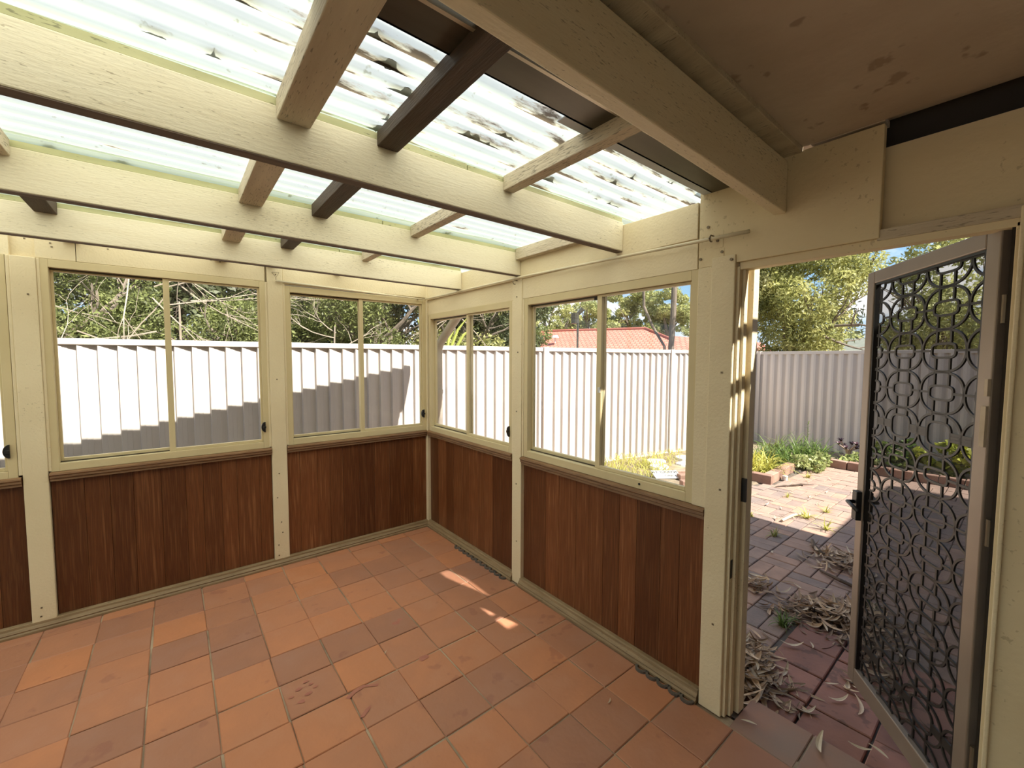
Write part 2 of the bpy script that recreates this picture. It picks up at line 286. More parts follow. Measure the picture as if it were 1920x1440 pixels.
# ---- floor with its tiles
floor = empty('floor', (0, 0, 0), 'terracotta tiled floor of the enclosed patio', 'floor', kind='structure')
mb = MB(); mb.box((XL-0.1, YB-0.1, -0.12), (0.02, 0.04, -0.006)); mb.box((0.02, -3.46, -0.12), (0.21, -2.75, -0.012)); mb.build('grout_bed', M['grout'], floor)
tm = MB(); h, b_, c_ = 0.1182, 0.115, 0.117
tm.add([(-h, -h, -0.02), (h, -h, -0.02), (h, h, -0.02), (-h, h, -0.02), (-h, -h, -0.003), (h, -h, -0.003), (h, h, -0.003), (-h, h, -0.003), (-b_, -b_, 0), (b_, -b_, 0), (b_, b_, 0), (-b_, b_, 0)],
       [(0, 1, 5, 4), (1, 2, 6, 5), (2, 3, 7, 6), (3, 0, 4, 7), (4, 5, 9, 8), (5, 6, 10, 9), (6, 7, 11, 10), (7, 4, 8, 11), (8, 9, 10, 11)])
tile_me = tm.mesh(M['tile'])
PT = 0.2415
def tile_at(x, y, z=0.0, sx=1, sy=1):
    qt = (0,) if sy != 1 else (0, PI/2, PI, -PI/2)
    o = link('tile', tile_me, floor, (x+random.uniform(-.003, .003), y+random.uniform(-.003, .003), z+random.uniform(-.0015, .0012)),
             (random.uniform(-.006, .006), random.uniform(-.006, .006), random.uniform(-.010, .010)+random.choice(qt)))
    o.scale = (sx, sy, 1); return o
nt_ = 0
for i in range(13):
    for j in range(16):
        x = -0.03 - PT*(i+0.5); y = -0.115 - PT*(j+0.5)+PT
        u, v = px(x, y, 0)
        if u < -140 or v > 1600 or v < 0: continue
        tile_at(x, min(y, -0.02), 0, 1, 1) if j else tile_at(x, -0.060, 0, 1, 0.47)
for j in range(3): tile_at(0.093, -2.87-PT*j, -0.004).material_slots[0].link = 'OBJECT'; floor.children[-1].material_slots[0].material = M['tile_dusty']

# dark stains on the tiles
def stain(name, pts, z=0.0022):
    m = MB(); m.add([(a, b, z) for a, b in pts], [tuple(range(len(pts)))]); m.build(name, M['stain'], floor)
def blob(x, y, r, k=9, sx=1.0): return [(x+sx*r*random.uniform(.7, 1.15)*math.cos(2*PI*i/k), y+r*random.uniform(.7, 1.15)*math.sin(2*PI*i/k)) for i in range(k)]
for x, y, r in ((-1.375, -1.371, .009), (-1.412, -1.40, .012), (-1.381, -1.455, .012), (-1.347, -1.43, .009), (-1.36, -1.40, .008), (-1.418, -1.487, .012), (-1.45, -1.43, .008), (-0.85, -1.21, .018), (-0.82, -1.195, .013), (-0.86, -1.575, .02)): stain('stain', blob(x, y, r, 9, 1.5))
stain('stain', [(-1.257, -1.59), (-1.215, -1.567), (-1.17, -1.562), (-1.105, -1.60), (-1.115, -1.612), (-1.165, -1.58), (-1.21, -1.588), (-1.245, -1.607)])
stain('stain', [(-1.243, -1.735), (-1.21, -1.71), (-1.18, -1.70), (-1.19, -1.718), (-1.225, -1.745)])

# ---- walls: panelled dado, boards, headers
def wainscot(wall, pl, bays):
    for (u0, u1) in bays:
        bk = MB(); wbox(bk, pl, u0, u1, 0.026, 0.05, -0.02, 0.9); bk.build('backing', M['darkvoid'], wall)
        u = u0
        while u < u1-0.02:
            wd = random.uniform(0.085, 0.145)
            if u1-(u+wd) < 0.06: wd = u1-u
            m = MB(); a, b2 = u+0.0004, u+wd-0.0004; dd = 0.012+random.uniform(-.0005, .0005)
            # chamfered long edges so that the joints read as V grooves
            m.add([P(pl, a, 0.028, 0.02), P(pl, b2, 0.028, 0.02), P(pl, b2, dd+.0015, 0.02), P(pl, b2-.0015, dd, 0.02), P(pl, a+.0015, dd, 0.02), P(pl, a, dd+.0015, 0.02),
                   P(pl, a, 0.028, 0.87), P(pl, b2, 0.028, 0.87), P(pl, b2, dd+.0015, 0.87), P(pl, b2-.0015, dd, 0.87), P(pl, a+.0015, dd, 0.87), P(pl, a, dd+.0015, 0.87)],
                  [(0, 1, 7, 6), (1, 2, 8, 7), (2, 3, 9, 8), (3, 4, 10, 9), (4, 5, 11, 10), (5, 0, 6, 11), (5, 4, 3, 2, 1, 0), (6, 7, 8, 9, 10, 11)])
            m.build('plank', M['plank'], wall); u += wd
wallL = empty('wall_left', (-1.2, 0, 0), 'left window wall with cedar board dado and cream boards above', 'wall', kind='structure')
wainscot(wallL, 'A', [(-3.6, -2.49), (-2.39, -1.278), (-1.177, 0.01)])
m = MB(); wbox(m, 'A', XL, -2.49, 0.0, 0.03, 2.105, 2.262); m.build('header_board', M['cream'], wallL, 0.002)
m = MB(); wbox(m, 'A', -2.396, -2.238, 0.002, 0.03, 2.107, 2.262); m.build('header_board', M['cream'], wallL, 0.002)
m = MB(); wbox(m, 'A', -2.235, -1.288, 0.001, 0.03, 2.107, 2.262); m.build('header_board', M['cream'], wallL, 0.002)
m = MB(); wbox(m, 'A', -1.174, 0.0, 0.002, 0.03, 2.107, 2.262); m.build('header_board', M['cream'], wallL, 0.002)
m = MB(); wbox(m, 'A', XL, -3.6, 0.0, 0.06, 0, 0.9); m.build('solid_panel', M['cream'], wallL)
m = MB(); wbox(m, 'A', XL, 0.06, 0.05, 0.07, -0.1, 0.9); m.build('outer_cladding', M['wallfar'], wallL)
m = MB(); wbox(m, 'A', XL, 0.06, 0.03, 0.07, 2.105, 2.262); m.build('outer_lintel', M['cream'], wallL)
m = MB()
for sx, sz in ((-2.335, 2.195), (-2.33, 2.175), (-2.1, 2.20), (-1.60, 2.21), (-1.55, 2.205)): m.obox((sx, 0.0, sz), Vector((1, 0, 0)), Vector((0, 1, 0)), Vector((0, 0, 1)), (0.004, 0.002, 0.003))
m.build('nail_heads', M['steel'], wallL)['kind'] = 'stuff'

wallR = empty('wall_right', (0, -1.7, 0), 'right window wall with cedar board dado, frieze boards and doorway', 'wall', kind='structure')
wainscot(wallR, 'B', [(-1.255, -0.01), (-2.612, -1.352)])
m = MB(); wbox(m, 'B', -2.543, 0.0, -0.012, 0.03, 2.083, 2.238); m.build('fascia_board', M['cream'], wallR, 0.003)
m = MB(); wbox(m, 'B', -1.256, 0.0, 0.0, 0.03, 1.955, 2.083); m.build('frieze_board', M['cream'], wallR, 0.002)
m = MB(); wbox(m, 'B', -2.543, -1.352, -0.006, 0.03, 1.952, 2.083); m.build('frieze_board', M['cream'], wallR, 0.002)
m = MB(); wbox(m, 'B', -3.157, -2.550, -0.012, 0.02, 1.952, 2.315); m.build('fascia_board', M['board'], wallR, 0.003)
m = MB(); wbox(m, 'B', -2.612, -2.55, -0.012, 0.03, 0.9, 1.952); m.build('cover_strip', M['cream'], wallR, 0.002)
m = MB(); wbox(m, 'B', -3.46, -3.15, 0.03, 0.05, 1.975, 2.252); m.build('recessed_board', M['board'], wallR, 0.002)
m = MB(); wbox(m, 'B', -3.46, -3.15, -0.006, 0.05, 1.945, 1.98); m.build('door_head_strip', M['greybeam'], wallR, 0.002)
m = MB(); wbox(m, 'B', -3.46, -2.72, 0.0, 0.05, 1.922, 1.952); m.build('door_head', M['board'], wallR, 0.002)
m = MB(); wbox(m, 'B', YB, -3.455, 0.0, 0.11, 0, 1.985); m.build('door_side_board', M['board'], wallR, 0.003)
m = MB(); wbox(m, 'B', -3.462, -3.452, -0.012, 0.0, 0, 1.975); m.build('edge_bead', M['cream'], wallR, 0.003)
m = MB(); wbox(m, 'B', YB, -3.0, 0.052, 0.06, 1.95, 2.45); wbox(m, 'B', YB, -3.157, -0.02, 0.12, 2.40, 2.42); m.build('cavity_backing', M['darkvoid'], wallR)
m = MB(); wbox(m, 'B', -2.72, 0.06, 0.05, 0.07, -0.1, 0.9); m.build('outer_cladding', M['wallfar'], wallR)
m = MB(); wbox(m, 'B', -2.75, 0.06, 0.03, 0.07, 1.955, 2.238); m.build('outer_lintel', M['cream'], wallR)
# bare patch where a bracket was taken off above the door post
m = MB(); wbox(m, 'B', -2.655, -2.615, -0.0135, -0.011, 2.025, 2.095); wbox(m, 'B', -2.66, -2.62, -0.0135, -0.011, 1.985, 2.02); m.build('bare_patch', M['board'], wallR)
m = MB()
for su, sz in ((-2.632, 2.055), (-2.652, 2.005), (-2.70, 1.965), (-2.56, 1.99), (-2.59, 2.12)): m.tube([P('B', su, -0.017, sz), P('B', su, -0.008, sz)], 0.006, 10)
m.build('screw_heads', M['steel'], wallR)['kind'] = 'stuff'
wb = empty('wall_back', (-2, YB, 0), 'house wall behind the viewer', 'wall', kind='structure'); MB().box((XL-0.1, YB-0.1, -0.1), (0.12, YB, 2.45)).build('plaster', M['innerwall'], wb)
we = empty('wall_end', (XL, -2, 0), 'low end wall of the enclosed patio out of view', 'wall', kind='structure'); MB().box((XL-0.1, YB, -0.1), (XL, 0.07, 0.9)).build('plaster', M['innerwall'], we)

# ---- ceiling sheet under the house eave
ceil = empty('ceiling', (-2, -3.8, 2.325), 'stained brown ceiling sheet under the house eave', 'ceiling', kind='structure')
m = MB(); nx = 24
for i in range(1):
    xa, xb = -0.012, XL; m.add([(xa, YB, 2.325), (xa, -2.925, 2.325), (xb, -2.925, 2.42), (xb, YB, 2.42), (xa, YB, 2.345), (xa, -2.925, 2.345), (xb, -2.925, 2.44), (xb, YB, 2.44)], [(0, 1, 2, 3), (4, 5, 6, 7), (0, 1, 5, 4), (1, 2, 6, 5), (2, 3, 7, 6), (3, 0, 4, 7)])
m.build('ceiling_sheet', M['ceiling'], ceil)
MB().add([(-.005, -2.93, 2.308), (-.005, -2.80, 2.308), (XL, -2.80, 2.40), (XL, -2.93, 2.40), (-.005, -2.93, 2.36), (-.005, -2.80, 2.36), (XL, -2.80, 2.45), (XL, -2.93, 2.45)], [(0, 1, 2, 3), (4, 5, 6, 7), (0, 1, 5, 4), (1, 2, 6, 5), (2, 3, 7, 6), (3, 0, 4, 7)]).build('edge_batten', M['greybeam'], ceil, 0.003)
MB().box((-0.012, -3.157, 2.322), (0.12, -2.955, 2.34)).build('ceiling_return', M['ceiling'], ceil)

# ---- house eave and roof above (shade the door side)
eave = empty('roof_eave', (0.3, -3.5, 2.36), 'unseen house eave lining over the doorway, slit for the sun patches', 'eave', kind='structure')
m = MB(); m.box((-0.0, -3.75, 2.345), (0.135, -2.60, 2.37)); m.box((0.27, -3.75, 2.345), (0.60, -2.60, 2.37)); m.box((0.0, YB, 2.345), (0.60, -3.75, 2.37)); m.box((0.0, -2.80, 2.345), (0.6, -2.60, 2.37)); m.build('eave_lining', M['ceiling'], eave)  # unseen lining, its slit cut to throw the sun patches indoors
m = MB(); m.box((0.135, -3.315, 2.346), (0.27, -3.285, 2.369)); m.box((0.135, -3.50, 2.346), (0.27, -3.465, 2.369)); m.build('slit_bar', M['greybeam'], eave)  # bars added across the slit to break up the sun patches
hr = empty('roof_house', (-1, -6.5, 2.9), 'tiled main roof of the house', 'roof', kind='structure')
m = MB(); m.box((XL-2, -9.5, 2.9), (3.41, -4.13, 2.98)); m.box((3.41, -9.5, 2.9), (5.97, -4.90, 2.98)); m.build('roof_deck', M['greyroof'], hr)
m = MB(); m.box((0.12, -4.45, -0.14), (3.2, -4.3, 2.9)); m.box((3.05, -5.2, -0.14), (3.2, -4.45, 2.9)); m.box((3.2, -5.25, -0.14), (5.8, -5.1, 2.9)); m.build('sky_block_wall', M['wallfar'], hr)  # unseen walls added to block low sky and darken the shade outside
m = MB(); m.box((XL-0.1, -4.8, 2.34), (0.1, -4.13, 2.9)); m.build('upper_wall', M['wallfar'], hr)

# ---- posts
def post(label, pl, u0, u1, z1, d0=-0.014, group=None):
    t = empty('timber_post', P(pl, (u0+u1)/2, 0.02, 0), label, 'post', group)
    m = MB(); wbox(m, pl, u0, u1, d0, 0.075, 0.0, z1); m.build('shaft', M['cream'], t, 0.004)
    return t
pA1 = post('cream painted timber post on the left wall, widest and nearest, between the two left windows', 'A', -2.49, -2.393, 2.105)
pA2 = post('cream painted timber post between the two middle windows of the left wall', 'A', -1.276, -1.177, 2.26)
pB1 = post('cream painted timber post between the two windows of the right wall', 'B', -1.352, -1.256, 2.083)
pC = post('slim cream timber post in the room corner', 'A', -0.018, 0.06, 2.26, -0.02)
pD = post('cream painted door post with worn grooved edge', 'B', -2.71, -2.612, 1.985, -0.02)
# side mouldings of the posts above the sill
def stripd(t, pl, u0, u1, z0, z1, d0=-0.008, mat='cream'):
    m = MB(); wbox(m, pl, u0, u1, d0, 0.03, z0, z1); m.build('side_bead', M[mat], t, 0.003)
stripd(pA1, 'A', -2.505, -2.49, 0.9, 2.105); stripd(pA1, 'A', -2.393, -2.38, 0.905, 2.105); stripd(pA2, 'A', -1.29, -1.276, 0.905, 2.1); stripd(pA2, 'A', -1.177, -1.163, 0.905, 2.1)
stripd(pB1, 'B', -1.366, -1.352, 0.9, 1.95); stripd(pB1, 'B', -1.256, -1.243, 0.9, 1.95)
for t, pl, u, zs in ((pA1, 'A', -2.44, (2.20, 1.9, 0.08, 0.13)), (pA2, 'A', -1.227, (2.16, 1.4, 0.7, 0.52, 0.33, 0.25, 0.16, 0.08)), (pB1, 'B', -1.305, (1.97, 1.6, 1.2, 0.7, 0.3)), (pD, 'B', -2.66, (1.5, 1.0, 0.4))):
    m = MB()
    for z in zs: 
        uu = u+random.uniform(-.025, .025); wbox(m, pl, uu-.004, uu+.004, -0.0225 if t is pD else -0.0165, -0.012, z-.004, z+.004)
    m.build('nail_marks', M['steel'], t)['kind'] = 'stuff'
# door jamb on the post side
m = MB(); m.box((-0.004, -2.722, 0), (0.115, -2.708, 1.935)); m.box((0.02, -2.735, 0), (0.05, -2.722, 1.935)); m.box((0.062, -2.752, 0), (0.115, -2.722, 1.935)); m.build('door_jamb', M['cream'], pD, 0.002)
m = MB(); m.box((0.002, -2.7235, 0.62), (0.02, -2.7215, 0.70)); m.build('strike_plate', M['black'], pD)
m = MB(); m.box((0.05, -2.7535, 0.95), (0.062, -2.735, 1.05)); m.build('strike_plate', M['black'], pD)
m = MB(); m.tube([(-0.026, -2.695, 1.965), (-0.018, -2.695, 1.965)], 0.006, 10); m.build('screw_head', M['steel'], pD)
# hinge jamb
tr = empty('trim_1', (0.05, -3.45, 0), 'cream hinge jamb of the screen door, its shaded gap painted dark', 'door jamb', kind='structure')
MB().box((0.0, -3.456, 0), (0.115, -3.445, 1.935)).build('jamb_liner', M['board'], tr, 0.002)
MB().box((0.004, -3.447, 0), (0.035, -3.438, 1.93)).build('jamb_gap_shade', M['darkvoid'], tr)  # dark strip painted in as the shaded gap beside the hinge

# ---- windows
def window(n, pl, u0, u1, z0, z1, us, label, latch=True, left=None):
    """u0/u1 the two ends, us the meeting stile; the pane on the u1... side farther from the viewer's right is the outer one."""
    wd = empty('window_%d' % n, P(pl, (u0+u1)/2, 0.03, z0), label, 'window', kind='structure')
    f = MB()   # outer frame
    t = 0.036
    wbox(f, pl, u0, u0+t if u1 > u0 else u0-t, -0.004, 0.065, z0, z1); wbox(f, pl, u1, u1-t if u1 > u0 else u1+t, -0.004, 0.065, z0, z1)
    a, b = min(u0, u1), max(u0, u1)
    wbox(f, pl, a+t, b-t, -0.004, 0.065, z0, z0+0.045); wbox(f, pl, a+t, b-t, -0.004, 0.065, z1-0.045, z1); f.build('frame', M['frame'], wd, 0.002)
    tk = MB(); wbox(tk, pl, a+t, b-t, 0.028, 0.036, z0+0.045, z0+0.051); wbox(tk, pl, a+t, b-t, 0.028, 0.036, z1-0.053, z1-0.045); tk.build('track', M['frame_dark'], wd)
    s = 1 if u1 > u0 else -1
    def sash(ua, ub, d0, d1, st, rb, rt_, nm):
        sm = MB(); lo, hi = min(ua, ub), max(ua, ub)
        wbox(sm, pl, lo, lo+st[0], d0, d1, z0+0.046, z1-0.046); wbox(sm, pl, hi-st[1], hi, d0, d1, z0+0.046, z1-0.046)
        wbox(sm, pl, lo+st[0], hi-st[1], d0, d1, z0+0.046, z0+0.046+rb); wbox(sm, pl, lo+st[0], hi-st[1], d0, d1, z1-0.046-rt_, z1-0.046)
        o = sm.build(nm, M['frame'], wd, 0.0015)
        g = MB(); dm = (d0+d1)/2; wbox(g, pl, lo+st[0], hi-st[1], dm-0.002, dm-0.0019, z0+0.046+rb, z1-0.046-rt_)
        gm = g.v; me = bpy.data.meshes.new('m'); l2, h2 = lo+st[0]-.003, hi-st[1]+.003
        me.from_pydata([P(pl, l2, dm, z0+0.044+rb), P(pl, h2, dm, z0+0.044+rb), P(pl, h2, dm, z1-0.044-rt_), P(pl, l2, dm, z1-0.044-rt_)], [], [(0, 1, 2, 3)]); me.materials.append(M['glass']); link('pane', me, o)
        return o
    sash(u0+s*t, us+s*0.014, 0.038, 0.058, (0.012, 0.028) if s > 0 else (0.028, 0.012), 0.022, 0.016, 'fixed_sash')
    sl = sash(us-s*0.016, u1-s*t, 0.010, 0.030, (0.032, 0.012) if s > 0 else (0.012, 0.032), 0.018, 0.012, 'sliding_sash')
    if latch:
        l = MB(); ul = u1-s*0.036; zl = z0+0.155
        pts = []
        for k in range(13):
            an = PI/2+PI*k/12; pts.append((ul+s*math.cos(an)*0.026+s*0.012, zl+math.sin(an)*0.038))
        n_ = len(pts); vs = [P(pl, u, -0.016, z) for u, z in pts]+[P(pl, u, 0.006, z) for u, z in pts]
        l.add(vs, [tuple(range(n_)), tuple(range(n_, 2*n_))]+[(i, (i+1) % n_, n_+(i+1) % n_, n_+i) for i in range(n_)])
        wbox(l, pl, ul-s*.004, ul+s*.014, -0.026, -0.014, zl-.008, zl+.008)
        setp(l.build('latch', M['black'], wd, 0.002), 'black latch')
    return wd
window(1, 'A', -3.60, -2.507, 0.885, 2.105, -3.05, 'cream framed sliding window cut off at the far left, with a round black latch')
window(2, 'A', -2.385, -1.288, 0.90, 2.105, -1.84, 'wide two-pane sliding window on the left wall facing the stepped fence shadow')
window(3, 'A', -1.165, -0.018, 0.90, 2.09, -0.598, 'two-pane sliding window on the left wall next to the room corner')
window(4, 'B', -0.03, -1.243, 0.895, 1.955, -0.655, 'narrow-looking two-pane window on the right wall next to the room corner')
w5 = window(5, 'B', -1.366, -2.552, 0.90, 1.952, -1.985, 'two-pane sliding window on the right wall beside the door post', latch=False)
m = MB(); m.tube([(-0.007, -2.27, 0.925), (0.0, -2.27, 0.925)], 0.006, 10); m.build('screw_hole', M['black'], w5)
m = MB(); m.box((0.004, -2.0, 1.37), (0.012, -1.985, 1.40)); m.build('stile_glint', M['white'], w5)  # white block put in for the bright reflection on the sash
m = MB(); m.box((0.03, -1.95, 1.885), (0.05, -1.93, 1.90)); m.build('track_stop', M['black'], w5)

# ---- sill mouldings and floor mouldings
sp = [(-0.028, 0.893), (-0.030, 0.885), (-0.022, 0.878), (-0.024, 0.866), (-0.014, 0.860), (-0.016, 0.848), (0.02, 0.846), (0.03, 0.899), (-0.01, 0.899)]
tn = 2
for pl, u0, u1, lb in (('A', -3.6, -2.495, 'brown sill moulding at the far left, left of the widest post'), ('A', -2.388, -1.278, 'brown sill moulding under the wide left-wall window'), ('A', -1.175, -0.02, 'brown sill moulding under the left-wall window by the corner'),
                       ('B', -1.254, -0.02, 'brown sill moulding under the right-wall window by the corner'), ('B', -2.612, -1.354, 'brown sill moulding under the right-wall window by the door')):
    t = empty('trim_%d' % tn, P(pl, (u0+u1)/2, 0, 0.87), lb, 'trim', kind='structure'); tn += 1
    m = MB(); wprof(m, pl, u0, u1, [(d, z+(-0.008 if pl == 'A' and u1 < -2.4 else 0)) for d, z in sp]); m.build('moulding', M['moulding'], t)
qp = [(-0.034, 0.0), (-0.034, 0.012), (-0.027, 0.020), (-0.030, 0.026), (-0.018, 0.040), (-0.016, 0.052), (-0.008, 0.056), (0.012, 0.056), (0.012, 0.0)]
bl = empty('baseboard_left', (-1.5, -0.02, 0), 'worn brown floor moulding along the left wall', 'baseboard', kind='structure')
m = MB(); wprof(m, 'A', -3.6, -0.0, qp); m.build('moulding', M['quad'], bl)
br = empty('baseboard_right', (-0.02, -1.5, 0), 'worn brown floor moulding along the right wall', 'baseboard', kind='structure')
for u0, u1 in ((-1.262, -0.0), (-2.606, -1.345)):
    m = MB(); wprof(m, 'B', u0, u1, qp); m.build('moulding', M['quad'], br)
m = MB()   # scalloped edge of cored bricks showing under the moulding
for (a, b, n) in ((-0.55, -1.22, 11), (-2.3, -2.6, 5)):
    for k in range(n):
        y = a+(b-a)*(k+0.5)/n; r = abs(b-a)/n*0.46
        m.sweep([(-0.036-0.026*math.sin(PI*q/8), y+r*math.cos(PI*q/8), 0.004) for q in range(9)], Vector((0, 0, 1)), 0.012, 0.014)
setp(m.build('scalloped_brick_edge', M['sandjoint'], br), 'dark scalloped brick edge')['kind'] = 'stuff'

# ================================================================ ROOF FRAME
def beam(label, y0, y1, z0, z1, mat='creambeam', packer=True):
    t = empty('roof_beam', (-2, (y0+y1)/2, z0), label, 'beam')
    m = MB(); m.box((XL, y0, z0), (-0.013, y1, z1)); m.build('timber', M[mat], t, 0.004)
    m = MB(); m.box((XL, y0+0.002, z0-0.0025), (-0.014, y1-0.002, z0-0.0002)); setp(m.build('underside', M['underside'], t), 'dark brown underside')  # darker brown strip along the lower face of each slim beam
    if packer:
        m = MB(); m.box((XL, y0+0.004, z1+0.001), (-0.95, y1+0.012, z1+0.022)); m.box((-0.945, y0+0.004, z1+0.001), (-0.02, y1+0.012, z1+0.020)); m.build('packer_strip', M['packer'], t)
    return t
t = empty('roof_beam', (-2, -2.86, 2.1), 'deep cream beam at top right, under the dark ceiling edge', 'beam')
m = MB(); xa, xb = -0.013, XL
m.add([(xa, -2.885, 2.103), (xa, -2.842, 2.105), (xb, -2.838, 2.29), (xb, -2.885, 2.288), (xa, -2.885, 2.290), (xa, -2.842, 2.290), (xb, -2.838, 2.40), (xb, -2.885, 2.40)], [(0, 1, 2, 3), (4, 5, 6, 7), (0, 1, 5, 4), (1, 2, 6, 5), (2, 3, 7, 6), (3, 0, 4, 7)])
m.build('timber', M['creambeam'], t, 0.004)
beam('cream roof beam with the dark batten on top, nearest of the three slim ones', -2.15, -2.105, 2.105, 2.25)
beam('middle cream roof beam of the three under the translucent roof', -1.34, -1.295, 2.105, 2.25)
beam('farthest cream roof beam, just in front of the left wall windows', -0.61, -0.565, 2.105, 2.25)
BAY = {'between the deep beam and the first slim beam': (-2.836, -2.152), 'between the first and the middle slim beam': (-2.103, -1.342), 'between the middle and the farthest slim beam': (-1.293, -0.612), 'between the farthest beam and the left wall': (-0.563, 0.0)}
def batten(label, x0, x1, bay, z0, mat, z1=2.272):
    y0, y1 = BAY[bay]; t = MB(); t.box((x0, y0, z0), (x1, y1, z1)); o = t.build('roof_batten', M[mat], None, 0.003)
    setp(o, label, 'batten', 'cross battens under the translucent roof'); return o
for bi, bay in enumerate(BAY):
    s = -0.01*bi
    batten('wide cream grey roof batten ' + bay, -1.575+s*0.5, -1.488+s*0.5, bay, 2.212, 'greybeam')
    batten('dark unpainted roof batten ' + bay, -1.292, -1.222, bay, 2.226 if bi == 0 else 2.218, 'darkwood')
    batten('thin cream roof batten ' + bay, -0.785+s, -0.735+s, bay, 2.215, 'greybeam')
    if bi: batten('roof batten at the far left edge ' + bay, -2.29+0.0*bi, -2.215, bay, 2.215, 'darkwood' if bi == 2 else 'greybeam')
    if bi == 1: batten('short cream batten against the right wall ' + bay, -0.06, -0.013, bay, 2.2, 'greybeam')
# nail end standing out of the dark batten
# ---- translucent sheets, ribs along x
def sheet(label, ya, yb, dz, x0=XL-0.05, x1=0.58):
    n = int((yb-ya)/0.076*10); ys = np.linspace(ya, yb, n+1); xs = np.linspace(x0, x1, 40); vs = []; fs = []
    for i, x in enumerate(xs):
        for j, y in enumerate(ys):
            lift = 0.0
            e = min(abs(y-ya), abs(y-yb))
            if e < 0.07: lift = 0.008*max(0, math.sin(x*5.3+ya*3))*(1-e/0.07)
            vs.append((x, y, 2.287+dz+0.0135*math.sin(2*PI*y/0.076)+0.003*math.sin(x*2.1+y)+lift))
    n1 = n+1
    for i in range(len(xs)-1):
        for j in range(n): fs.append((i*n1+j, i*n1+j+1, (i+1)*n1+j+1, (i+1)*n1+j))
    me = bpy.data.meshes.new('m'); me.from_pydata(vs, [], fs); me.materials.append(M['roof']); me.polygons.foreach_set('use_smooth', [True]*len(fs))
    o = link('roofing_sheet', me); setp(o, label, 'roof sheet', 'corrugated translucent roof sheets'); return o
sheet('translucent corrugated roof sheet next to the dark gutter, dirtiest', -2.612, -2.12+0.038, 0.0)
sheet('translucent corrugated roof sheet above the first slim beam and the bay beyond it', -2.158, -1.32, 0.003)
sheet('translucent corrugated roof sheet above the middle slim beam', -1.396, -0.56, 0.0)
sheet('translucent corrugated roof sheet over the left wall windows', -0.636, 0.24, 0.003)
g2 = empty('roof_gutter', (-2, 0.4, 2.2), 'metal eave gutter outside above the left wall windows', 'gutter')
MB().box((XL, 0.19, 2.17), (0.58, 0.55, 2.275)).build('gutter_trough', M['metal'], g2, 0.01)
# leaf debris that has washed into the valleys of the sheet nearest the gutter
m = MB()
for k in range(46):
    near = k < 34
    kk = random.randint(-34, -29) if near else random.choice((-28, -27, -26, -25, -17, -16, -8, -7))
    yv = (kk-0.25)*0.076; x0 = random.uniform(-2.4, -0.1); L = random.uniform(.03, .16) if near else random.uniform(.03, .09); n_ = 8
    if yv < -2.58: continue
    lo, hi = [], []
    for i in range(n_+1):
        ww = 0.004+0.014*math.sin(PI*i/n_)*random.uniform(.5, 1.2); xx = x0+L*i/n_; lo.append((xx, yv-ww, 2.287)); hi.append((xx, yv+ww*random.uniform(.6, 1.6), 2.289))
    m.add(lo+hi, [(i, i+1, n_+2+i, n_+1+i) for i in range(n_)])
setp(m.build('roof_debris', M['darkwood']), 'dark leaf debris lying in the valleys of the translucent roof', 'debris', kind='stuff')
# ---- gutter of the house along the deep beam
g = empty('roof_gutter', (-2, -2.72, 2.25), 'dark metal gutter strip between the deep beam and the translucent roof', 'gutter')
m = MB(); m.box((XL, -2.70, 2.262), (0.0, -2.60, 2.268)); m.box((XL, -2.606, 2.262), (0.0, -2.600, 2.33)); m.build('gutter_base', M['metal'], g)
m = MB(); m.box((-0.9, -2.5985, 2.262), (0.0, -2.565, 2.2655)); setp(m.build('flashing_edge', M['bluewhite'], g), 'pale bluish flashing edge')
m = MB(); m.box((XL, -2.712, 2.255), (0.0, -2.702, 2.275)); m.box((XL, -2.728, 2.262), (0.0, -2.720, 2.276)); m.box((XL, -2.838, 2.300), (0, -2.70, 2.34)); setp(m.build('gutter_lip', M['lip'], g), 'bright ribbed lip')

# ---- curtain rods
t = empty('curtain_rod', (-0.6, -0.03, 2.11), 'thin cream curtain rod on the left wall above the corner window', 'curtain rod')
m = MB(); m.tube([(-1.225, -0.035, 2.112), (-0.03, -0.035, 2.085)], 0.0075, 10); m.build('rod', M['rod'], t, smooth=True)
m = MB(); m.tube([(-1.20, -0.035, 2.112), (-1.20, 0.0, 2.112)], 0.005); m.build('bracket', M['steel'], t); m = MB(); m.tube([(-0.1, -0.035, 2.085), (-0.1, 0.0, 2.085)], 0.005); m.build('bracket', M['steel'], t)
t = empty('curtain_rod', (-0.03, -1.4, 2.07), 'long thin cream curtain rod along the right wall ending above the door', 'curtain rod')
m = MB(); m.tube([(-0.04, -2.768, 2.058), (-0.04, -2.55, 2.062), (-0.034, -1.45, 2.088), (-0.03, -0.05, 2.092)], 0.0075, 10); m.build('rod', M['rod'], t, smooth=True)
for yy in (-2.615, -1.305):
    m = MB(); m.tube([(-0.005, yy, 2.078), (-0.04, yy, 2.076), (-0.052, yy, 2.062), (-0.042, yy, 2.050), (-0.03, yy, 2.052)], 0.003); m.build('hook', M['steel'], t)
t = MB(); t.tube([(-1.245, -0.02, 2.172), (-1.20, -0.03, 2.175), (-1.222, -0.036, 2.135), (-1.245, -0.02, 2.172)], 0.0018, 6); t.tube([(-1.222, -0.036, 2.135), (-1.222, -0.036, 2.11)], 0.0018, 6)
setp(t.build('wire_hook', M['steel']), 'small triangular wire hook hanging at the curtain rod end on the left wall post', 'hook')

